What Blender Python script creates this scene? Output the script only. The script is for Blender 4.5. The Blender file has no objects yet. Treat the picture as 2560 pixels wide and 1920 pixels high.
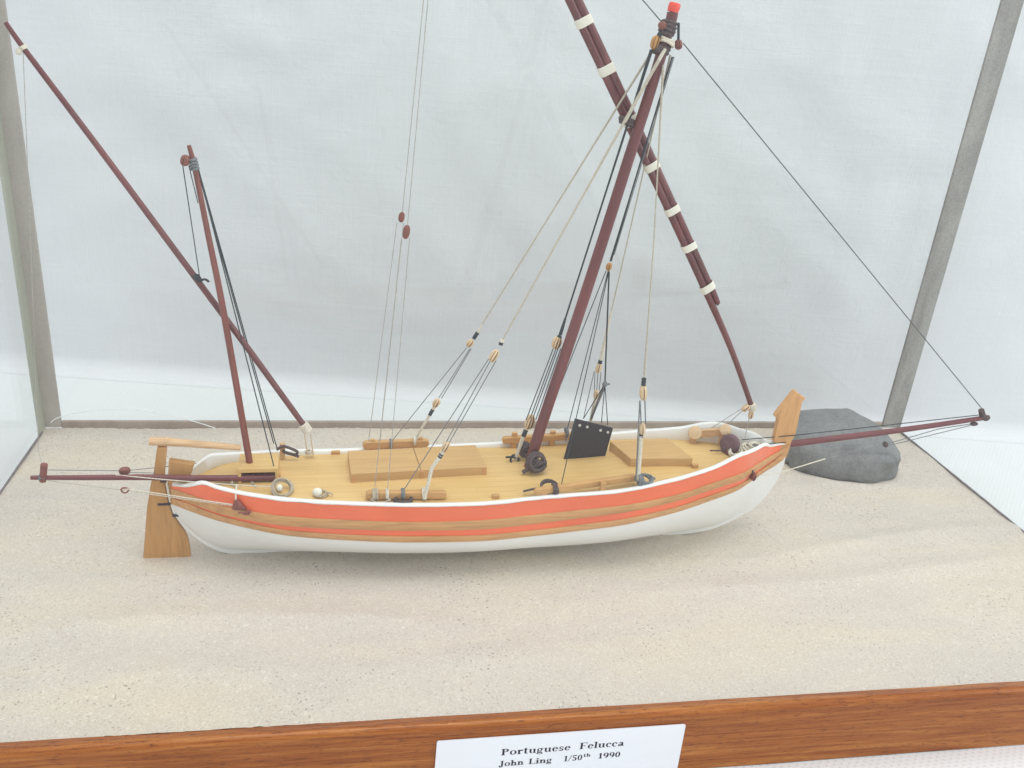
import bpy, bmesh, math, random
import numpy as np
from mathutils import Vector, Matrix, noise

random.seed(7)
SC = bpy.context.scene
COL = SC.collection
MM = 0.001                      # everything below is given in millimetres

# ------------------------------------------------------------------ camera
cam_d = bpy.data.cameras.new('camera')
cam = bpy.data.objects.new('camera', cam_d)
COL.objects.link(cam)
SC.camera = cam
cam_d.sensor_fit = 'HORIZONTAL'
cam_d.sensor_width = 36.0
cam_d.lens = 36.0 * 2202.2 / 2560.0
cam_d.clip_start = 0.01
cam_d.clip_end = 50.0
_a, _b, _c = -0.2026, -0.4101, -0.0914          # yaw, pitch, roll
_R = (Matrix.Rotation(_a, 3, 'Z') @ Matrix.Rotation(_b, 3, 'X') @ Matrix.Rotation(_c, 3, 'Y'))
_r, _f, _u = _R.col[0], _R.col[1], _R.col[2]
_M = Matrix((( _r[0], _u[0], -_f[0]), (_r[1], _u[1], -_f[1]), (_r[2], _u[2], -_f[2])))
cam.matrix_world = Matrix.Translation(Vector((188.27, -542.58, 274.46)) * MM) @ _M.to_4x4()

# ------------------------------------------------------------------ light
W = bpy.data.worlds.new('World')
SC.world = W
W.use_nodes = True
W.node_tree.nodes['Background'].inputs[0].default_value = (0.93, 0.965, 1.0, 1)
W.node_tree.nodes['Background'].inputs[1].default_value = 0.98

def area(name, loc, target, sx, sy, power, color):
    d = bpy.data.lights.new(name, 'AREA')
    d.shape = 'RECTANGLE'; d.size = sx; d.size_y = sy; d.energy = power; d.color = color
    o = bpy.data.objects.new(name, d); COL.objects.link(o)
    o.location = loc
    o.rotation_euler = (Vector(target) - Vector(loc)).to_track_quat('-Z', 'Y').to_euler()
    return o
area('ceiling_lamp', (0.25, -0.15, 1.75), (0.30, -0.12, 0), 1.3, 0.9, 18.0, (1.0, 0.985, 0.96))
area('window_lamp', (1.9, -0.9, 0.9), (0.45, -0.05, 0.1), 1.0, 1.0, 10.5, (0.93, 0.97, 1.0))

SC.view_settings.view_transform = 'Standard'
SC.view_settings.look = 'None'
SC.view_settings.exposure = 0.0
SC.view_settings.gamma = 1.0
SC.view_settings.use_curve_mapping = False
SC.cycles.use_denoising = True
SC.cycles.max_bounces = 10
SC.cycles.transparent_max_bounces = 24
SC.cycles.caustics_reflective = False
SC.cycles.caustics_refractive = False

# ------------------------------------------------------------------ measured data (boat frame: s along the keel, t athwart, h up, in mm)
G = {
    'ks': [-150.0, -141.0, -130.0, -115.0, -95.0, -65.0, -30.0, 0.0, 35.0, 70.0, 100.0, 125.0, 145.0, 160.0, 172.0, 180.0],
    'b': [2.02, 9.03, 15.83, 20.89, 25.4, 28.24, 31.03, 32.13, 31.07, 31.72, 29.03, 24.46, 18.98, 9.32, 2.42, 1.13],
    'hs': [42.29, 46.09, 48.83, 47.3, 45.8, 44.13, 43.55, 43.85, 45.92, 48.25, 52.11, 56.44, 61.87, 60.52, 58.53, 58.1],
    'st': [-149.0, -143.0, -135.0, -125.0, -110.0, -90.0, -60.0, -30.0, 0.0, 30.0, 60.0, 90.0, 110.0, 125.0, 140.0, 152.0, 164.0, 173.0, 179.0],
    'strakes': [[41.05, 42.0, 41.44, 40.16, 38.27, 37.41, 35.49, 34.65, 35.46, 36.52, 40.01, 42.66, 44.68, 48.0, 50.58, 50.85, 50.98, 52.78, 57.3], [36.2, 36.84, 36.61, 34.85, 33.08, 31.48, 30.25, 30.2, 30.17, 30.54, 35.75, 38.5, 40.38, 43.65, 45.88, 46.01, 46.66, 48.26, 54.85], [35.65, 36.12, 35.58, 33.43, 31.44, 28.39, 27.17, 26.67, 26.68, 26.72, 31.32, 34.52, 36.43, 39.74, 42.01, 43.07, 44.7, 47.11, 54.07], [31.9, 31.62, 31.08, 29.88, 27.55, 25.41, 23.71, 23.02, 23.15, 23.48, 27.38, 31.08, 32.97, 35.47, 38.05, 39.36, 40.65, 43.77, 48.28]],
    'stern': [[-150.48, 31.04], [-149.99, 26.73], [-147.95, 22.31], [-143.32, 14.81], [-137.36, 8.1], [-131.59, 3.56], [-123.64, 0.37]],
    'mast_line': [[31.69, -0.0, 47.98], [35.03, 0.0, 68.76], [46.01, 0.0, 120.65], [55.91, 0.0, 169.64], [63.17, -0.0, 207.5], [69.9, 0.0, 242.41], [74.59, -0.0, 270.37]],
    'mast': [[32.36, 0.0, 47.96], [74.45, -0.0, 272.34]],
    'mast_cap': [[74.61, -0.0, 273.66], [75.53, 0.0, 277.17]],
    'yard_a': [[159.51, 8.5, 75.52], [139.89, 8.5, 110.74], [119.24, 8.5, 143.19], [91.43, 8.5, 185.4], [59.13, 8.5, 233.35], [29.86, 8.5, 276.35], [-37.66, 8.5, 375.55]],
    'yard_b': [[126.15, 8.5, 137.6], [123.04, 8.5, 143.27], [95.0, 8.5, 185.54], [62.82, 8.5, 233.58], [33.66, 8.5, 276.66], [-25.42, 8.5, 363.46]],
    'yard_bands': [[37.13, 8.5, 268.04], [50.31, 8.5, 248.68], [64.44, 8.5, 226.66], [78.9, 8.5, 206.67], [93.11, 8.5, 185.97], [104.85, 8.5, 167.47], [118.87, 8.5, 146.33]],
    'mizzen': [[-112.12, 0.0, 53.42], [-121.05, 0.0, 133.06], [-126.19, 0.0, 170.7], [-129.78, -0.0, 197.02], [-131.67, -0.0, 206.67]],
    'mizzen_yard': [[-83.57, 4.5, 67.7], [-107.51, 4.5, 106.54], [-129.2, 4.5, 140.97], [-162.09, 4.5, 193.04], [-177.92, 4.5, 217.83], [-192.64, 4.5, 240.69], [-197.83, 4.5, 249.59]],
    'outrigger': [[-99.69, -6.0, 47.7], [-134.51, -6.0, 48.33], [-160.67, -6.0, 49.72], [-189.08, -6.0, 50.34], [-210.33, -6.0, 50.97]],
    'outrigger_post': [[-205.48, -6.0, 49.74], [-203.74, -6.0, 57.46]],
    'bowsprit': [[166.35, 4.0, 52.89], [182.47, 4.0, 55.4], [251.95, 4.0, 63.17], [311.14, 4.0, 71.1]],
    'bowsprit_knob': [[307.16, 4.0, 71.11], [304.27, 4.0, 75.91]],
    'bowsprit_low': [302.42, 4.0, 66.78],
    'tiller': [[-157.99, 0.0, 66.14], [-150.04, 0.0, 65.64], [-116.05, -0.0, 61.71]],
    'rudder': [[-165.25, -1.45], [-160.91, 30.01], [-157.97, 43.95], [-156.43, 49.43], [-153.74, 63.39], [-149.45, 63.3], [-151.35, 49.29], [-151.73, 43.76], [-151.47, 39.09], [-150.8, 32.0], [-149.95, 27.44], [-148.47, 23.3], [-146.77, 19.36], [-144.67, 15.36], [-143.3, 11.85], [-142.63, 7.86], [-142.36, 2.85], [-142.22, -1.68], [-143.54, -2.37], [-153.86, -1.81]],
    'sternpost': [[-149.57, 56.09], [-137.96, 53.75], [-140.25, 47.13], [-140.96, 41.56], [-146.98, 31.38], [-150.45, 31.51], [-151.35, 40.95], [-150.56, 46.96]],
    'stemhead': [[176.92, 90.92], [183.95, 87.19], [182.48, 84.73], [183.15, 64.14], [180.66, 58.61], [175.62, 58.71], [170.73, 60.09], [170.62, 73.63], [168.05, 75.96]],
    'stempts': [[180.37, 57.7], [181.12, 47.49], [179.99, 38.42], [175.16, 25.96], [170.36, 18.46], [159.25, 10.29], [143.22, 2.75], [121.66, 0.27]],
    'hatch_main': [[-62.82, -9.12, 50.5], [7.16, -5.92, 51.0], [4.83, 18.6, 51.0], [-63.69, 15.33, 50.5], [-27.68, -6.92, 45.0]],
    'hatch_fore': [[84.86, -7.96, 55.0], [118.78, -11.47, 56.5], [113.02, 11.94, 56.5], [79.49, 12.65, 55.0]],
    'miz_box': [[-116.97, -7.08, 53.5], [-97.99, -6.76, 53.5], [-98.63, 9.39, 53.5], [-117.59, 8.44, 53.5]],
    'rail_far_aft': [[-55.51, 26.5, 48.03], [-19.36, 27.5, 48.12]],
    'rail_far_fore': [[21.58, 27.5, 48.87], [72.16, 27.0, 51.72]],
    'rail_near_aft': [[-56.08, -22.82, 46.5], [-16.29, -24.69, 46.5]],
    'rail_near_fore': [[27.71, -28.14, 48.5], [82.96, -23.13, 52.5]],
    'rail_posts': [[29.03, 27.5, 49.01], [51.18, 27.5, 49.8], [-25.8, 27.5, 50.03], [63.62, -28.16, 51.5], [-23.7, -25.64, 45.0]],
    'plate': [[55.57, 6.0, 72.3], [77.72, 6.0, 66.27], [75.25, 6.0, 46.77], [51.78, 6.0, 46.32]],
    'plate_holes': [[58.5, 6.0, 68.47], [62.88, 6.0, 67.41], [70.66, 6.0, 65.23], [75.0, 6.0, 64.0]],
    'bitts': [[131.19, 17.0, 57.15], [146.83, 11.8, 61.27]],
    'drum': [[146.68, 2.7, 57.0]],
    'mast_balls': [[33.29, -4.54, 53.0], [30.46, 9.65, 52.0]],
    'deck_ring': [25.43, 8.42, 47.0],
    'coils': [[-95.83, -15.63, 47.0], [-116.47, -7.3, 46.0], [-51.32, -23.1, 46.5], [-38.71, -25.45, 45.0], [36.47, -26.63, 49.0], [85.57, -25.44, 53.0], [-77.72, -19.24, 45.5], [155.33, -1.65, 57.0], [159.02, -2.08, 58.0], [148.44, -2.42, 55.0]],
    'pins': [[-69.7, 25.04, 44.0], [8.64, -25.49, 43.5], [120.26, -12.48, 50.0], [-98.14, -2.51, 45.0]],
    'cleat_far': [[-97.12, 19.0, 44.87], [-96.95, 19.0, 53.58]],
    'cleat_loop': [[-99.81, 17.0, 51.1], [-96.48, 17.0, 52.95], [-92.38, 17.0, 51.42], [-89.5, 17.0, 49.67], [-90.36, 17.0, 47.99], [-94.08, 17.0, 48.71], [-96.94, 17.0, 50.32], [-94.9, 17.0, 49.3], [-88.71, 17.0, 46.74]],
    'sheet_far': [[-39.29, 19.57, 174.62], [-39.01, 19.44, 177.18], [-33.51, 14.26, 271.03], [-41.37, 19.75, 172.05], [-52.3, 26.5, 49.73], [-38.23, 19.71, 171.9], [-46.24, 26.5, 48.73]],
    'sheet_near': [[-39.45, -8.31, 174.58], [-39.0, -8.03, 177.82], [-33.21, -0.25, 271.3], [-41.53, -8.51, 171.8], [-51.47, -18.83, 48.5], [-38.24, -11.66, 172.74], [-45.64, -24.01, 48.5]],
    'shroud_far': [[68.74, 3.0, 257.78], [3.82, 18.9, 120.9], [1.0, 19.68, 113.98], [-1.7, 20.22, 109.76], [-16.96, 24.3, 73.73], [-19.04, 24.84, 68.47], [-27.43, 27.0, 49.88], [-3.43, 19.57, 107.33], [-40.4, 26.5, 49.06], [-1.57, 20.46, 106.54], [-15.87, 23.94, 76.71], [-0.89, 20.46, 106.55], [-14.41, 23.88, 76.54]],
    'shroud_near': [[72.92, -3.0, 260.18], [6.84, -18.16, 126.51], [6.06, -18.46, 124.03], [3.2, -19.07, 118.71], [-18.17, -24.24, 72.95], [-20.8, -24.84, 67.74], [-27.5, -27.07, 46.0], [1.28, -16.24, 115.9], [-38.0, -22.77, 47.5], [1.76, -19.31, 116.76], [-17.92, -24.0, 75.59], [4.36, -19.25, 116.33], [-16.48, -23.94, 75.14], [-24.51, -25.5, 62.17]],
    'stay': [[67.33, -1.0, 259.22], [43.25, 4.2, 129.82], [41.62, 4.54, 120.8], [40.32, 4.73, 116.44], [30.92, 6.58, 70.58], [28.89, 6.84, 64.42], [25.2, 7.52, 47.5]],
    'dark': [[78.74, 2.0, 256.84], [63.25, 6.0, 156.71], [48.79, 6.5, 104.45], [41.25, 12.0, 67.74], [58.03, 26.0, 53.84], [41.78, -26.41, 48.5], [69.57, 6.0, 92.56], [70.61, 6.0, 69.86], [74.35, 6.0, 68.38]],
    'creamfar': [[78.02, 3.0, 257.58], [70.59, 14.09, 131.01], [69.17, 16.64, 102.07], [68.76, 17.07, 97.33], [69.94, 18.47, 80.89], [69.25, 20.0, 63.38], [64.89, 19.92, 65.43]],
    'creamnear': [[73.06, -3.0, 253.37], [77.55, -12.12, 175.68], [80.11, -20.06, 108.43], [80.01, -20.41, 105.6], [80.57, -21.06, 99.87], [82.09, -23.32, 80.75], [81.85, -23.73, 76.94], [82.94, -26.69, 52.0]],
    'forestay': [[82.13, 0.0, 262.94], [304.11, 4.0, 77.1]],
    'peakline': [[70.75, 0.0, 270.73], [60.76, 0.72, 279.02], [-37.66, 8.5, 375.55]],
    'top_block_l': [68.52, -1.0, 262.27],
    'top_block_r': [80.38, 1.0, 262.18],
    'top_sheave': [70.33, -2.0, 269.58],
    'sling': [[72.54, -4.0, 260.22], [59.2, -1.0, 227.65], [64.66, 6.0, 226.32]],
    'miz_block': [-133.38, -1.0, 200.43],
    'miz_parrel': [[-134.63, -0.0, 198.06], [-131.17, 4.5, 148.04]],
    'miz_side': [[-132.03, -1.0, 198.37], [-129.1, -2.0, 182.69]],
    'miz_l1': [[-129.1, 1.0, 199.43], [-99.75, 18.0, 51.52]],
    'miz_l2': [[-129.1, 1.0, 199.43], [-98.82, -4.61, 46.0]],
    'miz_l3': [[-129.1, 1.0, 199.43], [-100.69, 17.0, 53.25]],
    'miz_heel': [[-84.07, 4.5, 69.87], [-85.6, 6.0, 66.85], [-84.47, 21.0, 45.96], [-82.63, 6.0, 65.66], [-81.34, 21.0, 45.28]],
    'peak_vang': [[-192.82, 4.5, 239.44], [-206.65, -2.0, 62.52], [-204.56, -6.0, 57.48]],
    'out_far': [[-202.38, -6.0, 54.85], [-169.95, -2.0, 51.24], [-136.96, 15.46, 45.0], [-155.82, -5.0, 51.35]],
    'out_near': [[-203.26, -6.0, 49.12], [-168.07, -14.0, 47.43], [-117.44, -21.38, 41.35], [-118.91, -21.38, 42.32], [-117.22, -18.2, 48.77], [-116.27, -21.38, 42.45]],
    'out_cream': [[-173.2, -6.0, 51.38], [-100.07, -15.53, 48.0]],
    'bow_l1': [[153.15, 2.03, 60.0], [179.78, -3.0, 64.68], [304.94, 4.0, 72.73]],
    'bow_l2': [[158.41, -5.02, 60.0], [177.39, -3.0, 60.6]],
    'bobstay': [[155.77, -13.61, 45.26], [172.63, -11.43, 45.93], [241.77, -2.0, 57.39], [279.05, 3.0, 64.43], [301.44, 4.0, 65.99], [201.37, -7.45, 51.84]],
    'heel_tackle': [[154.61, 8.5, 77.63], [158.46, 8.5, 72.97], [153.49, 8.5, 75.13], [139.91, 18.0, 58.23], [150.99, 18.0, 61.54], [155.71, 3.98, 60.0]],
    'filament': [[6.23, -9.0, 8.04], [9.34, -9.0, 10.74], [15.52, -9.0, 13.31], [24.18, -9.0, 15.49], [36.8, -9.0, 17.23], [51.08, -9.0, 17.5], [68.5, -9.0, 15.59], [79.67, -9.0, 12.86], [91.81, -9.0, 9.16], [104.95, -9.0, 4.27]],
}

# ------------------------------------------------------------------ materials
def nodes(name):
    m = bpy.data.materials.new(name); m.use_nodes = True
    nt = m.node_tree
    return m, nt, nt.nodes['Principled BSDF']
def setp(b, **k):
    names = dict(color='Base Color', rough='Roughness', spec='Specular IOR Level', metal='Metallic', coat='Coat Weight', coatr='Coat Roughness', sheen='Sheen Weight', sss='Subsurface Weight')
    for a, v in k.items():
        b.inputs[names[a]].default_value = (*v, 1) if a == 'color' else v
def texco(nt, scale=(1, 1, 1), rot=(0, 0, 0)):
    tc = nt.nodes.new('ShaderNodeTexCoord'); mp = nt.nodes.new('ShaderNodeMapping')
    mp.inputs['Scale'].default_value = scale; mp.inputs['Rotation'].default_value = rot
    nt.links.new(tc.outputs['Object'], mp.inputs['Vector'])
    return mp.outputs['Vector']
def noise_t(nt, vec, scale, detail=4, rough=0.55, dist=0.0):
    n = nt.nodes.new('ShaderNodeTexNoise')
    n.inputs['Scale'].default_value = scale; n.inputs['Detail'].default_value = detail
    n.inputs['Roughness'].default_value = rough; n.inputs['Distortion'].default_value = dist
    nt.links.new(vec, n.inputs['Vector'])
    return n.outputs['Fac']
def ramp(nt, fac, stops):
    r = nt.nodes.new('ShaderNodeValToRGB')
    e = r.color_ramp.elements
    while len(e) < len(stops): e.new(0.5)
    for el, (p, c) in zip(e, stops):
        el.position = p; el.color = (*c, 1) if len(c) == 3 else c
    nt.links.new(fac, r.inputs[0])
    return r.outputs[0]
def mix(nt, fac, a, b, mode='MIX'):
    m = nt.nodes.new('ShaderNodeMix'); m.data_type = 'RGBA'; m.blend_type = mode
    for s, v in ((m.inputs[0], fac), (m.inputs[6], a), (m.inputs[7], b)):
        if hasattr(v, 'is_output'): nt.links.new(v, s)
        elif isinstance(v, tuple): s.default_value = (*v, 1)
        else: s.default_value = v
    return m.outputs[2]
def bump(nt, b, fac, strength, dist):
    n = nt.nodes.new('ShaderNodeBump')
    n.inputs['Strength'].default_value = strength; n.inputs['Distance'].default_value = dist
    nt.links.new(fac, n.inputs['Height']); nt.links.new(n.outputs[0], b.inputs['Normal'])
def math_n(nt, op, a, b=None):
    n = nt.nodes.new('ShaderNodeMath'); n.operation = op
    for i, v in enumerate((a, b)):
        if v is None: continue
        if hasattr(v, 'is_output'): nt.links.new(v, n.inputs[i])
        else: n.inputs[i].default_value = v
    return n.outputs[0]

def wood(name, dark, mid, light, axis='x', fine=900, rough=0.5, spec=0.28, stretch=0.06, coat=0.0, contrast=1.0):
    m, nt, b = nodes(name)
    sc = {'x': (stretch, 1, 1), 'y': (1, stretch, 1), 'z': (1, 1, stretch)}[axis]
    v = texco(nt, sc)
    n1 = noise_t(nt, v, fine, 6, 0.65, 0.4)
    n2 = noise_t(nt, v, fine * 0.16, 4, 0.55, 1.2)
    c1 = ramp(nt, n2, [(0.30, dark), (0.52, mid), (0.72, light)])
    c2 = ramp(nt, n1, [(0.32, tuple(x * (1 - 0.45 * contrast) for x in mid)), (0.5, mid), (0.68, tuple(min(1, x * (1 + 0.3 * contrast)) for x in mid))])
    nt.links.new(mix(nt, 0.45, c1, c2), b.inputs['Base Color'])
    setp(b, rough=rough, spec=spec, coat=coat, coatr=0.15)
    bump(nt, b, n1, 0.25, 0.0003)
    return m
def paint(name, col, rough=0.35, var=0.06, spec=0.5, scale=60, coat=0.0):
    m, nt, b = nodes(name)
    v = texco(nt, (0.3, 1, 1))
    n = noise_t(nt, v, scale, 6, 0.65, 0.5)
    n2 = noise_t(nt, v, scale * 12, 3, 0.6)
    lo = tuple(c * (1 - var) for c in col); hi = tuple(min(1, c * (1 + var)) for c in col)
    nt.links.new(ramp(nt, n, [(0.3, lo), (0.7, hi)]), b.inputs['Base Color'])
    setp(b, rough=rough, spec=spec, coat=coat, coatr=0.08)
    bump(nt, b, mix(nt, 0.4, n, n2), 0.18, 0.0005)
    return m
def rope_mat(name, a, c, rough=0.9, scale=1600):
    m, nt, b = nodes(name)
    v = texco(nt)
    n = noise_t(nt, v, scale, 3, 0.7)
    nt.links.new(ramp(nt, n, [(0.35, a), (0.65, c)]), b.inputs['Base Color'])
    setp(b, rough=rough, spec=0.2)
    bump(nt, b, n, 0.5, 0.0003)
    return m

M_ORANGE = paint('orange paint', (0.88, 0.172, 0.074), 0.26, 0.09, 0.5, 50, coat=0.35)
M_WHITE = paint('white paint', (0.80, 0.80, 0.775), 0.38, 0.045, 0.5, 45)
M_WALE = wood('oiled strake wood', (0.48, 0.25, 0.098), (0.58, 0.31, 0.13), (0.65, 0.37, 0.165), 'x', 700, 0.42, 0.25)
M_PALE = wood('pale boxwood', (0.56, 0.35, 0.19), (0.65, 0.42, 0.235), (0.70, 0.48, 0.285), 'x', 700, 0.55, 0.25)
M_RAIL = wood('honey rail wood', (0.47, 0.25, 0.09), (0.56, 0.315, 0.12), (0.63, 0.375, 0.16), 'x', 700, 0.5, 0.25)
M_HATCH = wood('hatch wood', (0.49, 0.295, 0.115), (0.56, 0.345, 0.14), (0.62, 0.39, 0.17), 'x', 900, 0.5, 0.22, contrast=0.5)
M_RUDDER = wood('rudder wood', (0.41, 0.21, 0.072), (0.51, 0.27, 0.098), (0.60, 0.335, 0.135), 'z', 800, 0.5, 0.22, stretch=0.09, contrast=0.7)
M_HEAD = wood('stem wood', (0.55, 0.285, 0.115), (0.63, 0.34, 0.145), (0.68, 0.39, 0.18), 'z', 500, 0.5, 0.22, contrast=0.6)
M_MAST = wood('red stained spar wood', (0.075, 0.014, 0.016), (0.135, 0.027, 0.028), (0.22, 0.052, 0.048), 'z', 420, 0.36, 0.6, contrast=1.0)
M_MIZ = wood('reddish mizzen wood', (0.14, 0.030, 0.022), (0.215, 0.054, 0.038), (0.30, 0.09, 0.06), 'z', 420, 0.4, 0.55, contrast=1.0)
M_OUT = wood('maroon boom wood', (0.10, 0.022, 0.026), (0.155, 0.036, 0.040), (0.21, 0.056, 0.056), 'x', 700, 0.45, 0.5)
M_CAP = paint('red mast cap paint', (0.78, 0.075, 0.045), 0.35, 0.04)
M_BLOCKP = paint('boxwood block', (0.67, 0.49, 0.30), 0.6, 0.12, 0.3, 400)
M_BLOCKT = paint('amber block', (0.50, 0.25, 0.08), 0.55, 0.14, 0.3, 400)
M_BLOCKR = paint('red brown block', (0.22, 0.075, 0.06), 0.55, 0.2, 0.3, 400)
M_GROOVE = paint('block slot', (0.10, 0.045, 0.02), 0.8, 0.1)
M_DRUM = paint('purple brown drum wood', (0.15, 0.085, 0.10), 0.6, 0.3, 0.25, 300)
M_CREAM = rope_mat('cream rope', (0.52, 0.47, 0.37), (0.78, 0.73, 0.62))
M_FINE = rope_mat('grey cream thread', (0.30, 0.29, 0.26), (0.48, 0.45, 0.40))
M_BLACK = rope_mat('black cord', (0.022, 0.028, 0.034), (0.065, 0.078, 0.086))
M_SHROUD = rope_mat('weathered cream line', (0.36, 0.32, 0.25), (0.58, 0.53, 0.43))
M_TAN = rope_mat('tan rope', (0.34, 0.28, 0.20), (0.56, 0.48, 0.37))
M_STAYC = rope_mat('grey stay cord', (0.075, 0.085, 0.09), (0.16, 0.175, 0.18))
M_DARK = rope_mat('dark grey cord', (0.13, 0.138, 0.145), (0.25, 0.26, 0.265))
M_BROWN = rope_mat('dark brown cord', (0.045, 0.030, 0.034), (0.16, 0.12, 0.115))
M_LASH = paint('white tape band', (0.76, 0.73, 0.62), 0.7, 0.06, 0.2, 300)
M_PLATE, nt, b = nodes('blackened plate')
n = noise_t(nt, texco(nt), 900, 4, 0.7)
nt.links.new(ramp(nt, n, [(0.3, (0.018, 0.014, 0.020)), (0.6, (0.032, 0.026, 0.034)), (0.76, (0.06, 0.05, 0.06))]), b.inputs['Base Color'])
setp(b, rough=0.5, spec=0.4); bump(nt, b, n, 0.3, 0.0003)
M_HOLE = paint('plate hole', (0.62, 0.58, 0.55), 0.7, 0.05)
M_HOLED = paint('deep recess', (0.02, 0.012, 0.012), 0.9, 0.05)

# deck: pale yellow planking, with seams and butt marks
M_DECK, nt, b = nodes('deck planking')
v = texco(nt, (0.05, 1, 1))
n1 = noise_t(nt, v, 900, 6, 0.65, 0.3); n2 = noise_t(nt, texco(nt), 26, 3, 0.5)
base = mix(nt, 0.5, ramp(nt, n1, [(0.33, (0.62, 0.39, 0.135)), (0.5, (0.70, 0.465, 0.185)), (0.7, (0.75, 0.525, 0.235))]),
           ramp(nt, n2, [(0.35, (0.65, 0.415, 0.145)), (0.7, (0.73, 0.51, 0.23))]))
bt = nt.nodes.new('ShaderNodeTexBrick')
nt.links.new(texco(nt, (1, 1, 1)), bt.inputs['Vector'])
bt.offset = 0.37; bt.inputs['Scale'].default_value = 1.0
bt.inputs['Brick Width'].default_value = 0.058; bt.inputs['Row Height'].default_value = 0.0042
bt.inputs['Mortar Size'].default_value = 0.00011; bt.inputs['Mortar Smooth'].default_value = 0.2; bt.inputs['Bias'].default_value = 0
bt.inputs['Color1'].default_value = (1, 1, 1, 1); bt.inputs['Color2'].default_value = (0.93, 0.92, 0.89, 1); bt.inputs['Mortar'].default_value = (0.82, 0.76, 0.66, 1)
nt.links.new(mix(nt, 1.0, base, bt.outputs['Color'], 'MULTIPLY'), b.inputs['Base Color'])
setp(b, rough=0.5, spec=0.35); bump(nt, b, n1, 0.15, 0.0003)

# sand: grains, dark flecks, faint warm and cool drifts
M_SAND, nt, b = nodes('fine sand')
vec = texco(nt)
def voro(scale, out='Color'):
    vo = nt.nodes.new('ShaderNodeTexVoronoi'); vo.inputs['Scale'].default_value = scale
    nt.links.new(vec, vo.inputs['Vector']); return vo.outputs[out]
def chan(c):
    s = nt.nodes.new('ShaderNodeSeparateColor'); nt.links.new(c, s.inputs[0]); return s.outputs[0]
g1 = chan(voro(2100)); g2 = chan(voro(1300)); g3 = chan(voro(900))
grain = ramp(nt, g1, [(0.0, (0.53, 0.46, 0.395)), (0.22, (0.58, 0.52, 0.447)), (0.72, (0.617, 0.559, 0.485)), (1.0, (0.675, 0.615, 0.548))])
fleck = ramp(nt, g2, [(0.0, (0, 0, 0)), (0.955, (0, 0, 0)), (0.98, (1, 1, 1))])
fmask = ramp(nt, noise_t(nt, vec, 22, 3), [(0.38, (0.15, 0.15, 0.15)), (0.68, (0.9, 0.9, 0.9))])
fl = math_n(nt, 'MULTIPLY', fleck, fmask)
c = mix(nt, math_n(nt, 'MULTIPLY', fl, 0.65), grain, (0.13, 0.10, 0.10))
wht = ramp(nt, g3, [(0.0, (0, 0, 0)), (0.95, (0, 0, 0)), (0.985, (1, 1, 1))])
c = mix(nt, math_n(nt, 'MULTIPLY', wht, 0.4), c, (0.76, 0.72, 0.64))
drift = noise_t(nt, texco(nt, (0.5, 1.3, 1)), 13, 4, 0.55, 0.8)
c = mix(nt, 0.9, c, ramp(nt, drift, [(0.32, (0.93, 0.925, 0.955)), (0.5, (0.99, 0.99, 0.985)), (0.68, (1.05, 1.03, 0.95))]), 'MULTIPLY')
drift2 = noise_t(nt, texco(nt, (0.6, 1.6, 1)), 40, 3, 0.6, 0.5)
c = mix(nt, 0.6, c, ramp(nt, drift2, [(0.34, (0.955, 0.95, 0.96)), (0.62, (1.02, 1.015, 1.0))]), 'MULTIPLY')
nt.links.new(c, b.inputs['Base Color'])
setp(b, rough=0.95, spec=0.12)
hsum = math_n(nt, 'ADD', g1, math_n(nt, 'MULTIPLY', noise_t(nt, vec, 420, 4, 0.7), 1.6))
bump(nt, b, hsum, 0.28, 0.0005)

# varnished plinth wood
M_PLINTH, nt, b = nodes('varnished plinth wood')
v = texco(nt, (0.035, 1, 1))
n1 = noise_t(nt, v, 620, 8, 0.75, 0.8); n2 = noise_t(nt, v, 110, 5, 0.65, 2.2); n3 = noise_t(nt, texco(nt, (0.11, 1, 1)), 1300, 4, 0.8)
c = mix(nt, 0.55, ramp(nt, n1, [(0.34, (0.10, 0.022, 0.005)), (0.46, (0.27, 0.075, 0.013)), (0.55, (0.37, 0.118, 0.021)), (0.70, (0.58, 0.26, 0.07))]),
        ramp(nt, n2, [(0.36, (0.22, 0.055, 0.009)), (0.50, (0.33, 0.100, 0.018)), (0.66, (0.51, 0.205, 0.045))]))
c = mix(nt, math_n(nt, 'MULTIPLY', ramp(nt, n3, [(0.0, (1, 1, 1)), (0.38, (1, 1, 1)), (0.43, (0, 0, 0))]), 0.8), c, (0.10, 0.025, 0.010))
nt.links.new(c, b.inputs['Base Color'])
setp(b, rough=0.38, spec=0.3, coat=0.12, coatr=0.12); bump(nt, b, n1, 0.2, 0.0004)

# grey tape on the case corners, brownish rail
def tape(name, lo, hi):
    m, nt, b = nodes(name)
    n1 = noise_t(nt, texco(nt, (1, 1, 0.25)), 60, 4, 0.6, 0.4); n2 = noise_t(nt, texco(nt), 900, 3, 0.7)
    nt.links.new(mix(nt, 0.35, ramp(nt, n1, [(0.3, lo), (0.7, hi)]), ramp(nt, n2, [(0.3, lo), (0.62, hi)])), b.inputs['Base Color'])
    setp(b, rough=0.8, spec=0.25); bump(nt, b, n2, 0.3, 0.0004)
    return m
M_POST = tape('grey tape', (0.19, 0.175, 0.165), (0.43, 0.42, 0.39))
M_POSTL = tape('pale grey brown tape', (0.36, 0.33, 0.30), (0.50, 0.465, 0.425))
M_POSTG = tape('aged green grey tape', (0.33, 0.345, 0.285), (0.46, 0.47, 0.39))
M_BRAIL = tape('brown grey rail', (0.31, 0.25, 0.205), (0.44, 0.37, 0.315))
M_BEAD = paint('dark edge bead', (0.20, 0.175, 0.18), 0.7, 0.2, 0.3, 300)

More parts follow.
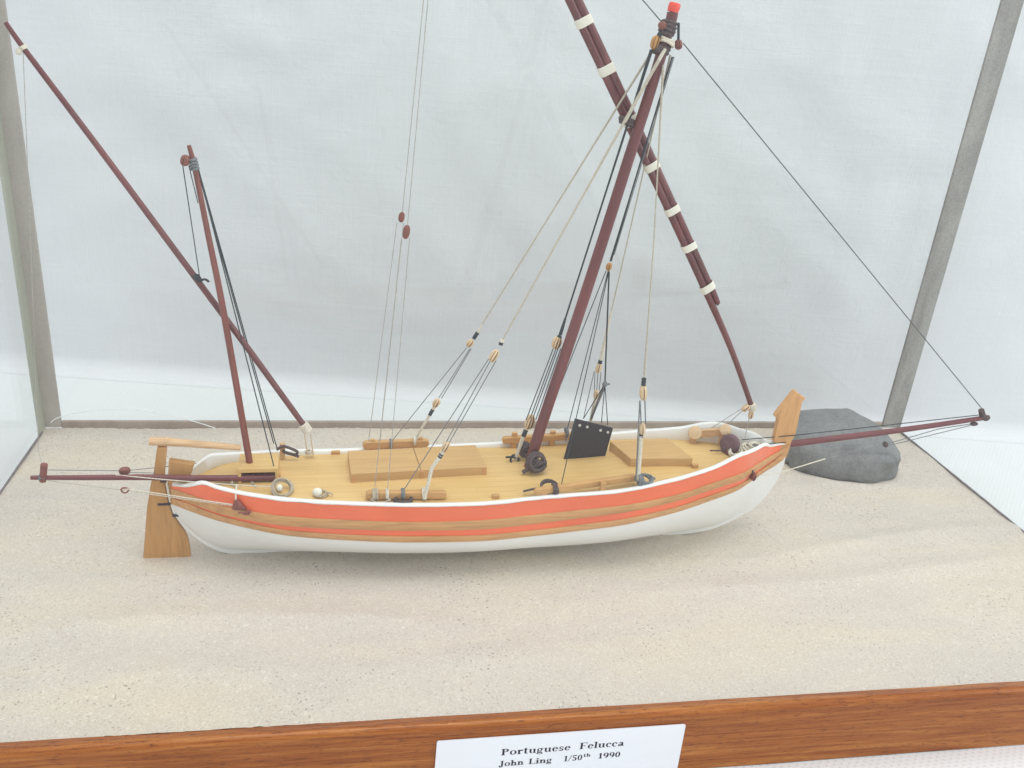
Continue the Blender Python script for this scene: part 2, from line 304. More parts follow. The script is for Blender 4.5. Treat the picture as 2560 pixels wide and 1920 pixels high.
# glass: a clear pane that lets light straight through and mirrors by Fresnel
def glass(name, tint, gain, film=0.0):
    m = bpy.data.materials.new(name); m.use_nodes = True
    nt = m.node_tree; nt.nodes.remove(nt.nodes['Principled BSDF'])
    out = nt.nodes['Material Output']
    tr = nt.nodes.new('ShaderNodeBsdfTransparent'); tr.inputs[0].default_value = (*tint, 1)
    gl = nt.nodes.new('ShaderNodeBsdfGlossy'); gl.inputs['Roughness'].default_value = 0.02
    lw = nt.nodes.new('ShaderNodeLayerWeight'); lw.inputs['Blend'].default_value = 0.5
    k = math_n(nt, 'POWER', lw.outputs['Facing'], 5.0)                 # Schlick
    k = math_n(nt, 'MULTIPLY', math_n(nt, 'ADD', math_n(nt, 'MULTIPLY', k, 0.96), 0.04), gain)
    mx = nt.nodes.new('ShaderNodeMixShader')
    nt.links.new(k, mx.inputs[0]); nt.links.new(tr.outputs[0], mx.inputs[1]); nt.links.new(gl.outputs[0], mx.inputs[2])
    last = mx.outputs[0]
    if film:                                                           # uneven film of dust and wiping marks, its white also imitating a hazy veil
        df = nt.nodes.new('ShaderNodeBsdfDiffuse'); df.inputs[0].default_value = (0.82, 0.82, 0.82, 1)
        fm = nt.nodes.new('ShaderNodeMixShader')
        f_ = ramp(nt, noise_t(nt, texco(nt, (1, 1, 1.6)), 7, 4, 0.6, 0.8), [(0.35, (film * .35,) * 3), (0.68, (film,) * 3)])
        nt.links.new(f_, fm.inputs[0]); nt.links.new(last, fm.inputs[1]); nt.links.new(df.outputs[0], fm.inputs[2]); last = fm.outputs[0]
    nt.links.new(last, out.inputs[0])
    return m
M_GLASS = glass('clear case glass', (0.985, 0.995, 0.99), 0.5)
M_GLASSF = glass('clear front glass', (0.992, 0.997, 0.994), 0.3, 0.024)

# card and ink
M_CARD = paint('white card', (0.80, 0.81, 0.845), 0.6, 0.015, 0.3, 90)
M_INK = paint('black print', (0.035, 0.028, 0.045), 0.7, 0.2, 0.3, 2500)
M_NYLON, nt, b = nodes('clear nylon'); setp(b, color=(0.80, 0.83, 0.82), rough=0.15, spec=0.6)

# stone
M_STONE, nt, b = nodes('grey beach stone')
v = texco(nt)
n1 = noise_t(nt, v, 60, 5, 0.65, 0.5); n2 = noise_t(nt, v, 420, 6, 0.8)
c = mix(nt, 0.45, ramp(nt, n1, [(0.32, (0.165, 0.165, 0.17)), (0.7, (0.275, 0.28, 0.275))]), ramp(nt, n2, [(0.32, (0.12, 0.12, 0.125)), (0.52, (0.215, 0.219, 0.216)), (0.70, (0.34, 0.345, 0.335))]))
nt.links.new(c, b.inputs['Base Color']); setp(b, rough=0.85, spec=0.25); bump(nt, b, n2, 0.5, 0.0012)

# table cover: white plastic with an embossed dot grid
M_TABLE, nt, b = nodes('embossed white table cover')
tc = nt.nodes.new('ShaderNodeTexCoord'); mp = nt.nodes.new('ShaderNodeMapping')
mp.inputs['Scale'].default_value = (360, 360, 360); mp.inputs['Rotation'].default_value = (0, 0, 0.75)
nt.links.new(tc.outputs['Object'], mp.inputs['Vector'])
fr = nt.nodes.new('ShaderNodeVectorMath'); fr.operation = 'FRACTION'; nt.links.new(mp.outputs[0], fr.inputs[0])
sb = nt.nodes.new('ShaderNodeVectorMath'); sb.operation = 'SUBTRACT'; nt.links.new(fr.outputs[0], sb.inputs[0]); sb.inputs[1].default_value = (0.5, 0.5, 0)
ml = nt.nodes.new('ShaderNodeVectorMath'); ml.operation = 'MULTIPLY'; nt.links.new(sb.outputs[0], ml.inputs[0]); ml.inputs[1].default_value = (1, 1, 0)
ln = nt.nodes.new('ShaderNodeVectorMath'); ln.operation = 'LENGTH'; nt.links.new(ml.outputs[0], ln.inputs[0])
dot = ramp(nt, ln.outputs['Value'], [(0.16, (1, 1, 1)), (0.30, (0, 0, 0))])
nt.links.new(mix(nt, math_n(nt, 'MULTIPLY', dot, 0.35), (0.75, 0.765, 0.77), (0.62, 0.64, 0.66)), b.inputs['Base Color'])
setp(b, rough=0.6, spec=0.3); bump(nt, b, dot, 0.3, 0.0005)

# backdrop: thin white woven cotton
M_CLOTH, nt, b = nodes('white cotton sheet')
va = texco(nt, (1, 1, 0.02)); vb = texco(nt, (0.02, 0.02, 1))
w1 = noise_t(nt, va, 900, 3, 0.7); w2 = noise_t(nt, vb, 900, 3, 0.7)
ww = mix(nt, 0.5, w1, w2)
nt.links.new(mix(nt, 0.55, ramp(nt, ww, [(0.38, (0.685, 0.69, 0.71)), (0.62, (0.765, 0.77, 0.79))]), (0.725, 0.73, 0.75)), b.inputs['Base Color'])
setp(b, rough=0.9, spec=0.1, sheen=0.1)
bump(nt, b, math_n(nt, 'ADD', ww, math_n(nt, 'MULTIPLY', noise_t(nt, texco(nt), 55, 5, 0.6, 0.6), 2.0)), 0.18, 0.002)

# ------------------------------------------------------------------ mesh helpers
class MB:
    """collects faces in millimetres and links them as one mesh object"""
    def __init__(s): s.v = []; s.f = []; s.mi = []
    def add(s, vs, fs, mi=0):
        o = len(s.v); s.v += [tuple(map(float, p)) for p in vs]
        s.f += [tuple(i + o for i in f) for f in fs]; s.mi += [mi] * len(fs)
    def tube(s, pts, r, n=8, cap=True, mi=0, closed=False):
        P = [Vector(p) for p in pts]; N = len(P)
        R = r if hasattr(r, '__len__') else [r] * N
        rings = []; prev = None
        for i in range(N):
            if closed: d = P[(i + 1) % N] - P[i - 1]
            else: d = P[min(i + 1, N - 1)] - P[max(i - 1, 0)]
            d.normalize()
            if prev is None:
                a = Vector((0, 0, 1)) if abs(d.z) < 0.9 else Vector((1, 0, 0))
                x = d.cross(a).normalized()
            else:
                x = (prev - d * prev.dot(d)).normalized()
            prev = x; y = d.cross(x)
            rings.append([P[i] + (x * math.cos(2 * math.pi * k / n) + y * math.sin(2 * math.pi * k / n)) * R[i] for k in range(n)])
        vs = [q for ring in rings for q in ring]; fs = []
        M = N if closed else N - 1
        for i in range(M):
            j = (i + 1) % N
            for k in range(n):
                fs.append((i * n + k, i * n + (k + 1) % n, j * n + (k + 1) % n, j * n + k))
        if cap and not closed:
            fs.append(tuple(range(n))[::-1]); fs.append(tuple((N - 1) * n + k for k in range(n)))
        s.add(vs, fs, mi)
    def box(s, c, d, axes=None, mi=0):
        ax = axes or (Vector((1, 0, 0)), Vector((0, 1, 0)), Vector((0, 0, 1)))
        c = Vector(c); vs = []
        for k in range(8):
            sx, sy, sz = (1 if k & 1 else -1), (1 if k & 2 else -1), (1 if k & 4 else -1)
            vs.append(c + ax[0] * (sx * d[0] / 2) + ax[1] * (sy * d[1] / 2) + ax[2] * (sz * d[2] / 2))
        s.add(vs, [(0, 2, 3, 1), (4, 5, 7, 6), (0, 1, 5, 4), (2, 6, 7, 3), (0, 4, 6, 2), (1, 3, 7, 5)], mi)
    def prism(s, poly, e, mi=0):
        """poly: 3D points of one face, extruded by the vector e"""
        n = len(poly); e = Vector(e)
        vs = [Vector(p) for p in poly] + [Vector(p) + e for p in poly]
        fs = [tuple(range(n))[::-1], tuple(range(n, 2 * n))] + [(i, (i + 1) % n, n + (i + 1) % n, n + i) for i in range(n)]
        s.add(vs, fs, mi)
    def ell(s, c, rad, axis=(0, 0, 1), side=(1, 0, 0), nu=16, nv=10, mi=0, power=1.0, groove=()):
        z = Vector(axis).normalized(); x = Vector(side); x = (x - z * x.dot(z)).normalized(); y = z.cross(x)
        c = Vector(c); vs = [c + z * rad[2]]; fs = []; gm = []
        for j in range(1, nv):
            th = math.pi * j / nv
            for i in range(nu):
                ph = 2 * math.pi * i / nu
                g = 0.86 if (i in groove and 1 < j < nv - 1) else 1.0
                ct, st_ = math.cos(th), math.sin(th)
                ct = math.copysign(abs(ct) ** power, ct); st_ = st_ ** power
                vs.append(c + x * (rad[0] * st_ * math.cos(ph) * g) + y * (rad[1] * st_ * math.sin(ph) * g) + z * (rad[2] * ct))
        vs.append(c - z * rad[2])
        L_ = len(vs) - 1
        for i in range(nu): fs.append((0, 1 + i, 1 + (i + 1) % nu)); gm.append(0)
        for j in range(nv - 2):
            for i in range(nu):
                a = 1 + j * nu
                fs.append((a + i, a + nu + i, a + nu + (i + 1) % nu, a + (i + 1) % nu))
                gm.append(1 if (i in groove and 0 < j < nv - 3) else 0)
        a = 1 + (nv - 2) * nu
        for i in range(nu): fs.append((a + (i + 1) % nu, a + i, L_)); gm.append(0)
        o = len(s.v); s.add(vs, fs, mi)
        for k, g in enumerate(gm):
            if g: s.mi[len(s.mi) - len(gm) + k] = mi + 1
    def build(s, name, mats, parent=None, smooth=True, bevel=0.0, seg=2, angle=40, subsurf=0):
        me = bpy.data.meshes.new(name)
        me.from_pydata([(x * MM, y * MM, z * MM) for x, y, z in s.v], [], s.f)
        ms = mats if isinstance(mats, (list, tuple)) else [mats]
        for m in ms: me.materials.append(m)
        if len(ms) > 1: me.polygons.foreach_set('material_index', s.mi)
        bm = bmesh.new(); bm.from_mesh(me)
        bmesh.ops.recalc_face_normals(bm, faces=bm.faces); bm.to_mesh(me); bm.free()
        if smooth:
            me.polygons.foreach_set('use_smooth', [True] * len(me.polygons))
            me.set_sharp_from_angle(angle=math.radians(angle))
        me.update()
        o = bpy.data.objects.new(name, me); COL.objects.link(o)
        if parent: o.parent = parent
        if bevel:
            md = o.modifiers.new('bevel', 'BEVEL'); md.width = bevel * MM; md.segments = seg; md.limit_method = 'ANGLE'
        if subsurf:
            md = o.modifiers.new('subsurf', 'SUBSURF'); md.levels = md.render_levels = subsurf
        return o
def tag(o, label=None, cat=None, group=None, kind=None):
    for k, v in (('label', label), ('category', cat), ('group', group), ('kind', kind)):
        if v: o[k] = v
    return o
def empty(name, loc=(0, 0, 0), rz=0.0):
    o = bpy.data.objects.new(name, None); COL.objects.link(o)
    o.location = Vector(loc) * MM; o.rotation_euler = (0, 0, rz); o.empty_display_size = 0.02
    return o
def V(p): return Vector(p)
def lerp(a, b, k): return V(a).lerp(V(b), k)
def spline(pts, n=8):
    """Catmull-Rom through the points"""
    P = [V(p) for p in pts]; out = []
    for i in range(len(P) - 1):
        p0, p1, p2, p3 = P[max(i - 1, 0)], P[i], P[i + 1], P[min(i + 2, len(P) - 1)]
        for k in range(n):
            t = k / n
            out.append(0.5 * ((2 * p1) + (p2 - p0) * t + (2 * p0 - 5 * p1 + 4 * p2 - p3) * t * t + (3 * p1 - p0 - 3 * p2 + p3) * t ** 3))
    out.append(P[-1]); return out
def sag(a, b, amount=0.0, n=10, jit=0.0):
    a, b = V(a), V(b)
    return [a.lerp(b, k / n) + Vector((random.uniform(-jit, jit), random.uniform(-jit, jit), -amount * 4 * (k / n) * (1 - k / n))) for k in range(n + 1)]
def pchip(x, y, xq):
    x = np.asarray(x, float); y = np.asarray(y, float); h = np.diff(x); d = np.diff(y) / h
    m = np.zeros(len(x)); m[0] = d[0]; m[-1] = d[-1]
    for i in range(1, len(x) - 1):
        if d[i - 1] * d[i] > 0:
            w1 = 2 * h[i] + h[i - 1]; w2 = h[i] + 2 * h[i - 1]
            m[i] = (w1 + w2) / (w1 / d[i - 1] + w2 / d[i])
    xq = np.atleast_1d(xq).astype(float); k = np.clip(np.searchsorted(x, xq) - 1, 0, len(x) - 2)
    t = (xq - x[k]) / h[k]
    return ((1 + 2 * t) * (1 - t) ** 2) * y[k] + t * (1 - t) ** 2 * h[k] * m[k] + t * t * (3 - 2 * t) * y[k + 1] + t * t * (t - 1) * h[k] * m[k + 1]

# ================================================================== SETTING
Z_TABLE = -35.0
# table
mb = MB(); mb.add([(-1600, -1300, Z_TABLE), (2300, -1300, Z_TABLE), (2300, 900, Z_TABLE), (-1600, 900, Z_TABLE)], [(0, 1, 2, 3)])
tag(mb.build('table', M_TABLE, smooth=False), 'white dotted plastic cover on the table under the case', kind='structure')
# backdrop sheet hanging behind the case, with soft creases
bx0, by0 = 4.4, 167.3; bdir = Vector((300.3, -45.4, 0)).normalized(); bn = Vector((bdir.y, -bdir.x, 0))   # bn points to the viewer
mb = MB(); nx, nz = 200, 130; vs = []
for j in range(nz + 1):
    for i in range(nx + 1):
        a = -900 + 2400 * i / nx
        q = j / nz
        if q < 0.12:                               # rounded foot lying out on the table
            th = (q / 0.12) * math.pi / 2
            off = 14 * (1 - math.sin(th)); z = Z_TABLE + 0.15 + 14 * (1 - math.cos(th)) * 1.0
        else:
            off = 0.0; z = Z_TABLE + 14.15 + (q - 0.12) / 0.88 * 1250
        zz = z - Z_TABLE
        p = Vector((bx0, by0, 0)) + bdir * a
        k = min(1, zz / 120)
        w = 7.0 * noise.noise(Vector((a * 0.0045, 3.1, zz * 0.0025))) + 2.2 * noise.noise(Vector((a * 0.016 + zz * 0.006, 1.7, zz * 0.010)))
        rid = noise.noise(Vector((a * 0.010 + zz * 0.011, 8.0, zz * 0.004 - a * 0.003)))
        w += 2.2 * max(0, 0.16 - abs(rid)) / 0.16
        rid = noise.noise(Vector((a * 0.012 - zz * 0.009, 18.0, zz * 0.006 + a * 0.003)))
        w += 1.6 * max(0, 0.12 - abs(rid)) / 0.12
        p = p + bn * (off + w * k)
        vs.append((p.x, p.y, z))
fs = [(j * (nx + 1) + i, j * (nx + 1) + i + 1, (j + 1) * (nx + 1) + i + 1, (j + 1) * (nx + 1) + i) for j in range(nz) for i in range(nx)]
mb.add(vs, fs)
tag(mb.build('backdrop', M_CLOTH, angle=180), 'creased white cotton sheet hanging behind the case', kind='structure')

# sand bed
def sand_h(x, y):
    h = 0.9 * noise.noise(Vector((x * 0.018, y * 0.035, 0.3))) + 0.30 * noise.noise(Vector((x * 0.05, y * 0.09, 5.0)))
    h += 0.16 * noise.noise(Vector((x * 0.22, y * 0.22, 2.0))) + 0.12 * noise.noise(Vector((x * 0.6, y * 0.6, 9.0)))
    # drifts in the front half: shallow wind ridges seen in the picture
    for (x0, x1, yc, sl, amp, wd) in ((20, 260, -196, -0.03, 2.6, 8), (330, 640, -186, 0.05, 2.4, 7), (380, 640, -160, 0.10, 1.8, 6), (60, 330, -232, 0.02, 1.6, 8)):
        k = max(0.0, min(1.0, (x - x0) / 60)) * max(0.0, min(1.0, (x1 - x) / 60))
        d = y - (yc + sl * (x - x0) + 5 * math.sin(x * 0.02 + yc))
        h += amp * k * math.exp(-(d / wd) ** 2) * (1 if d < 0 else 0.8)
    # a shallow hollow pressed by the keel
    # grains heaped against the stone and along the keel
    dx, dy = x - 521, y + 53; c_, s_ = math.cos(math.radians(13)), math.sin(math.radians(13))
    e = math.hypot((dx * c_ - dy * s_) / 43, (dx * s_ + dy * c_) / 31)
    h += (1.5 + 0.8 * noise.noise(Vector((x * .15, y * .15, 3)))) * math.exp(-((e - 1.0) / 0.10) ** 2)
    kx, ky = x - 253.30, y - -139.99; ks2 = kx * 0.99951 + ky * 0.03116; kt = -kx * 0.03116 + ky * 0.99951
    if -130 < ks2 < 125: h += (0.9 + 0.6 * noise.noise(Vector((x * .12, 0, 7)))) * math.exp(-(kt / 5.0) ** 2)
    return h - 0.2
mb = MB(); nx, ny = 300, 140; vs = []
for j in range(ny + 1):
    for i in range(nx + 1):
        x = -0.5 + 601 * i / nx; y = -265.3 + 265.3 * j / ny
        z = sand_h(x, y)
        if j == ny: z += 0.5 * noise.noise(Vector((x * 0.35, 0, 4))) + 0.35 * noise.noise(Vector((x * 1.3, 3, 4)))
        if j <= 1: z += 0.45 * noise.noise(Vector((x * 0.3, 7, 4)))
        vs.append((x, y, z))
fs = [(j * (nx + 1) + i, j * (nx + 1) + i + 1, (j + 1) * (nx + 1) + i + 1, (j + 1) * (nx + 1) + i) for j in range(ny) for i in range(nx)]
mb.add(vs, fs)
tag(mb.build('sand', M_SAND, angle=180), 'speckled pale sand filling the floor of the glass case', kind='structure')

# ================================================================== DISPLAY CASE
case = tag(empty('display_case', (300, -135, Z_TABLE)), 'glass display case on a varnished wooden plinth with grey corner strips', 'display case')
case_off = Vector((300, -135, Z_TABLE))
class CB(MB):
    def build(s, *a, **k):
        s.v = [(x - case_off.x, y - case_off.y, z - case_off.z) for x, y, z in s.v]
        return MB.build(s, *a, **k)
H_CASE = 430.0
# plinth: front board with a rounded top edge, and the box behind it under the sand
c = CB(); prof = [(-265.2, Z_TABLE + 0.4), (-265.2, 0.15)]
for k in range(7):
    th = math.radians(90 * k / 6); prof.append((-268.6 - 2.6 * math.sin(th), 0.15 - 2.6 + 2.6 * math.cos(th)))
prof += [(-271.0, Z_TABLE + 0.4)]
xs = np.linspace(-9, 611, 125); n = len(prof); vs = []
for x in xs:
    for (y, z) in prof:
        w = 0.25 * noise.noise(Vector((x * 0.03, y * 0.2, z * 0.2)))
        vs.append((x, y + (w if y < -266 else 0), z + (w if z > -1 else 0)))
fs = [(i * n + k, i * n + k + 1, (i + 1) * n + k + 1, (i + 1) * n + k) for i in range(len(xs) - 1) for k in range(n - 1)]
fs += [tuple(range(n)), tuple((len(xs) - 1) * n + k for k in range(n))[::-1]]
c.add(vs, fs)
c.build('front_board', M_PLINTH, case, angle=50)
c = CB(); c.box((300, -130, (Z_TABLE - 3) / 2), (606, 269, -Z_TABLE - 4)); c.build('plinth', M_PLINTH, case, smooth=False)
# corner strips (taped) and the rail along the back
c = CB(); c.box((3.7, 1.2, H_CASE / 2), (11.2, 2.0, H_CASE)); o = c.build('corner_strip', M_POSTL, case, bevel=0.3)
c = CB(); c.box((-0.9, -5.1, H_CASE / 2), (1.4, 10.4, H_CASE)); c.build('corner_strip', M_POSTG, case, bevel=0.3)
c = CB(); c.box((597.2, 1.2, H_CASE / 2), (15.4, 2.0, H_CASE)); c.build('corner_strip', M_POST, case, bevel=0.3)
c = CB(); c.box((299.3, 1.6, 1.6), (579.8, 2.6, 5.4)); c.build('back_rail', M_BRAIL, case, bevel=0.5)
# dark line where each side pane meets the sand, built as a thin tube
for x in (-0.4, 600.6):
    c = CB(); c.tube([(x, -264.8 + 4.1 * k, 0.2 + 0.2 * noise.noise(Vector((x, k * 0.7, 0)))) for k in range(64)], 0.75, 6); c.build('edge_bead', M_BEAD, case)
# panes
c = CB(); c.box((-2.6, -131.5, H_CASE / 2 + 0.2), (2, 267, H_CASE)); c.build('side_pane', M_GLASS, case, smooth=False)
c = CB(); c.box((602.6, -131.5, H_CASE / 2 + 0.2), (2, 267, H_CASE)); c.build('side_pane', M_GLASS, case, smooth=False)
c = CB(); c.box((299.3, 4.2, H_CASE / 2 + 0.2), (604, 2, H_CASE)); c.build('back_pane', M_GLASS, case, smooth=False)
c = CB(); c.box((299.3, -267.6, H_CASE / 2 + 0.3), (604, 1.6, H_CASE)); c.build('front_pane', M_GLASSF, case, smooth=False)
c = CB(); c.box((299.3, -131.5, H_CASE + 1.8), (607, 273, 2)); c.build('top_pane', M_GLASS, case, smooth=False)

# ================================================================== NAME CARD
card = tag(empty('name_card', (280, -271.8, -35)), 'white printed name card on the front board of the wooden plinth', 'card')
class KB(MB):
    def build(s, *a, **k):
        s.v = [(x - 280, y + 271.8, z + 35) for x, y, z in s.v]
        return MB.build(s, *a, **k)
k = KB()
k.prism([(226.7, -271.5, -6.8), (333.6, -271.5, -6.35), (334.3, -271.5, -7.0), (334.7, -271.5, -34.3), (225.9, -271.5, -34.3), (226.2, -271.5, -7.3)], (0, -0.5, 0))
k.build('card_sheet', M_CARD, card, smooth=False)
# serif lettering, drawn as strokes on a cap height of 1
def ring(cx, cy, rx, ry, wx, wy, a0=0, a1=360, n=20):
    out = []
    for i in range(n):
        A, B = math.radians(a0 + (a1 - a0) * i / n), math.radians(a0 + (a1 - a0) * (i + 1) / n)
        o = lambda t: (cx + rx * math.cos(t), cy + ry * math.sin(t)); q = lambda t: (cx + (rx - wx) * math.cos(t), cy + (ry - wy) * math.sin(t))
        out.append([o(A), o(B), q(B), q(A)])
    return out
def rc(x0, y0, x1, y1): return [[(x0, y0), (x1, y0), (x1, y1), (x0, y1)]]
def dia(x0, y0, x1, y1, w): return [[(x0, y0), (x0 + w, y0), (x1 + w, y1), (x1, y1)]]
def stem(x, y0, y1, w=0.19, foot=True, head='flag'):
    r = rc(x, y0, x + w, y1)
    if foot: r += rc(x - 0.09, y0, x + w + 0.09, y0 + 0.055)
    if head == 'flag': r += rc(x - 0.10, y1 - 0.06, x + 0.02, y1)
    if head == 'both': r += rc(x - 0.09, y1 - 0.055, x + w + 0.09, y1)
    return r
GL = {
 'P': (0.80, stem(0.12, 0, 1, 0.2, True, 'flag') + ring(0.36, 0.74, 0.36, 0.26, 0.2, 0.065, -90, 90) + rc(0.3, 0.935, 0.37, 1) + rc(0.3, 0.48, 0.37, 0.545)),
 'o': (0.68, ring(0.33, 0.33, 0.31, 0.35, 0.17, 0.06)),
 'r': (0.58, stem(0.10, 0, 0.66, 0.19) + ring(0.40, 0.45, 0.17, 0.22, 0.14, 0.10, 35, 160, 8) + ring(0.46, 0.56, 0.09, 0.09, 0.085, 0.085)),
 't': (0.48, rc(0.12, 0.12, 0.30, 0.88) + rc(0.0, 0.60, 0.42, 0.66) + ring(0.30, 0.14, 0.18, 0.16, 0.14, 0.08, 180, 330, 10)),
 'u': (0.76, rc(0.10, 0.18, 0.28, 0.66) + rc(0.01, 0.61, 0.12, 0.66) + ring(0.30, 0.20, 0.20, 0.21, 0.16, 0.09, 180, 310, 10) + rc(0.46, 0, 0.64, 0.66) + rc(0.37, 0.61, 0.48, 0.66) + rc(0.62, 0, 0.73, 0.055)),
 'g': (0.66, ring(0.29, 0.45, 0.25, 0.23, 0.14, 0.06) + ring(0.30, -0.12, 0.29, 0.15, 0.10, 0.07) + rc(0.40, 0.59, 0.62, 0.67) + rc(0.06, 0.02, 0.50, 0.13) + rc(0.06, 0.05, 0.16, 0.26)),
 'e': (0.62, ring(0.31, 0.33, 0.28, 0.35, 0.17, 0.06, 5, 320, 20) + rc(0.14, 0.34, 0.56, 0.40)),
 's': (0.54, ring(0.25, 0.50, 0.19, 0.18, 0.12, 0.08, 20, 270, 12) + ring(0.27, 0.17, 0.20, 0.19, 0.13, 0.08, -160, 90, 12) + rc(0.41, 0.44, 0.45, 0.66) + rc(0.04, 0, 0.08, 0.22) + dia(0.06, 0.42, 0.34, 0.20, 0.13)),
 'F': (0.80, stem(0.12, 0, 1, 0.2, True, 'flag') + rc(0.3, 0.935, 0.74, 1) + rc(0.70, 0.74, 0.74, 0.94) + rc(0.3, 0.48, 0.55, 0.54) + rc(0.52, 0.36, 0.56, 0.66)),
 'l': (0.40, stem(0.10, 0, 1, 0.19)),
 'c': (0.60, ring(0.31, 0.33, 0.28, 0.35, 0.18, 0.06, 50, 315, 18) + ring(0.46, 0.52, 0.09, 0.09, 0.085, 0.085)),
 'a': (0.66, rc(0.36, 0.06, 0.54, 0.50) + ring(0.32, 0.46, 0.22, 0.21, 0.17, 0.07, 0, 165, 12) + ring(0.24, 0.18, 0.20, 0.19, 0.14, 0.07) + rc(0.50, 0, 0.64, 0.08)),
 'J': (0.62, rc(0.26, 0.05, 0.46, 1) + rc(0.14, 0.945, 0.58, 1) + ring(0.24, 0.06, 0.22, 0.26, 0.16, 0.08, 180, 360, 12) + ring(0.10, 0.06, 0.10, 0.10, 0.095, 0.095)),
 'h': (0.76, stem(0.10, 0, 1, 0.19) + ring(0.42, 0.42, 0.22, 0.24, 0.17, 0.09, 0, 170, 12) + stem(0.46, 0, 0.44, 0.18, True, '')),
 'n': (0.76, stem(0.10, 0, 0.66, 0.19) + ring(0.42, 0.42, 0.22, 0.24, 0.17, 0.09, 0, 170, 12) + stem(0.46, 0, 0.44, 0.18, True, '')),
 'L': (0.78, stem(0.12, 0, 1, 0.2, True, 'both') + rc(0.3, 0, 0.74, 0.06) + rc(0.69, 0.04, 0.74, 0.30)),
 'i': (0.40, stem(0.10, 0, 0.66, 0.19) + ring(0.19, 0.88, 0.11, 0.11, 0.105, 0.105)),
 '1': (0.56, rc(0.20, 0, 0.38, 0.98) + rc(0.08, 0, 0.50, 0.055) + dia(0.06, 0.80, 0.24, 0.98, 0.12)),
 '/': (0.42, dia(-0.02, -0.04, 0.34, 1.04, 0.075)),
 '5': (0.62, rc(0.14, 0.86, 0.54, 1) + rc(0.10, 0.50, 0.17, 0.95) + ring(0.27, 0.31, 0.28, 0.32, 0.18, 0.09, -150, 120, 16)),
 '0': (0.62, ring(0.30, 0.49, 0.27, 0.51, 0.17, 0.06)),
 '9': (0.62, ring(0.30, 0.66, 0.27, 0.34, 0.16, 0.06) + ring(0.20, 0.50, 0.37, 0.50, 0.18, 0.08, -75, 20, 12)),
}
def lettering(name, words):
    k = KB()
    for (txt, x0, x1, zb_, zt_, cap) in words:
        w = sum(GL[c][0] for c in txt) - 0.06; sx = (x1 - x0) / w; x = 0.0
        for c in txt:
            for poly in GL[c][1]:
                k.add([(x0 + (x + px) * sx, -272.06, zb_ + (zt_ - zb_) * ((x + px) / w) + py * cap) for px, py in poly], [tuple(range(len(poly)))])
            x += GL[c][0]
    return k.build(name, M_INK, card, smooth=False)
lettering('title_lettering', [('Portuguese', 253.6, 283.6, -16.95, -16.6, 3.55), ('Felucca', 287.6, 307.4, -16.5, -16.25, 3.55)])
lettering('caption_lettering', [('John', 253.2, 263.8, -23.25, -23.1, 3.1), ('Ling', 266.0, 276.2, -23.1, -23.0, 3.1), ('1/50', 281.3, 289.6, -22.95, -22.8, 3.1),
                                ('th', 290.0, 293.2, -21.2, -21.15, 1.9), ('1990', 296.6, 306.6, -22.75, -22.6, 3.1)])

# ================================================================== STONE
st_ = MB()
bm = bmesh.new()
bmesh.ops.create_icosphere(bm, subdivisions=5, radius=1.0)
cx, cy = 521.5, -53.0
for v in bm.verts:
    p = v.co.copy()
    q = Vector([math.copysign(abs(a) ** 0.58, a) for a in p])           # towards a rounded slab
    x, y, z = q.x * 39.5, q.y * 28, q.z * 20.5
    # slope of the top: lower to the left, rounded shoulder on the right
    top = (0.95 + 0.0085 * x if x < 10 else 1.035 - 0.014 * (x - 10)) if z > 0 else 1.0
    z = z * top
    y += 0.30 * max(0, z) ; x -= 0.10 * z
    n_ = noise.noise(Vector((x * 0.035, y * 0.035, z * 0.05))) * 2.4 + noise.noise(Vector((x * 0.11, y * 0.11, z * 0.11))) * 1.3 + noise.noise(Vector((x * 0.3, y * 0.3, z * 0.3))) * 0.4
    n_ -= 1.8 * max(0, 0.10 - abs(noise.noise(Vector((x * 0.03 + 4, y * 0.05, z * 0.06))))) / 0.10
    x, y, z = x * (1 + n_ / 60), y * (1 + n_ / 40), z * (1 + n_ / 40)
    # a chipped step low on the right of the front
    if y < -8 and x > 18 and z < 2: y += 2.6 * min(1, (x - 18) / 5)
    v.co = (x, y, z)
rot = Matrix.Rotation(math.radians(-13), 3, 'Z')
stone = empty('stone', (cx, cy, 0))
COL.objects.unlink(stone); bpy.data.objects.remove(stone)
me = bpy.data.meshes.new('stone')
for v in bm.verts: v.co = (rot @ v.co + Vector((0, 0, 12.0))) * MM
bm.to_mesh(me); bm.free()
me.materials.append(M_STONE); me.polygons.foreach_set('use_smooth', [True] * len(me.polygons))
stone = bpy.data.objects.new('stone', me); COL.objects.link(stone); stone.location = (cx * MM, cy * MM, 0)
tag(stone, 'rounded grey beach stone lying on the sand beside the bow', 'stone')

# ================================================================== NYLON FILAMENT
mb = MB(); mb.tube(spline(G['filament'], 6), 0.28, 6)
tag(mb.build('filament', M_NYLON), 'thin clear nylon filament arched over the sand by the back left corner', 'filament')

# ================================================================== FELUCCA
BO = Vector((253.3, -140.0, 0.0))
ORIGIN = Vector((253.30, -139.99, 0.0))
boat = tag(empty('model_felucca', ORIGIN, math.radians(1.7857)), 'wooden two masted model felucca with an orange and white hull, standing on sand', 'model ship')
P = lambda mbx, name, mats, parent=boat, **k: mbx.build(name, mats, parent, **k)

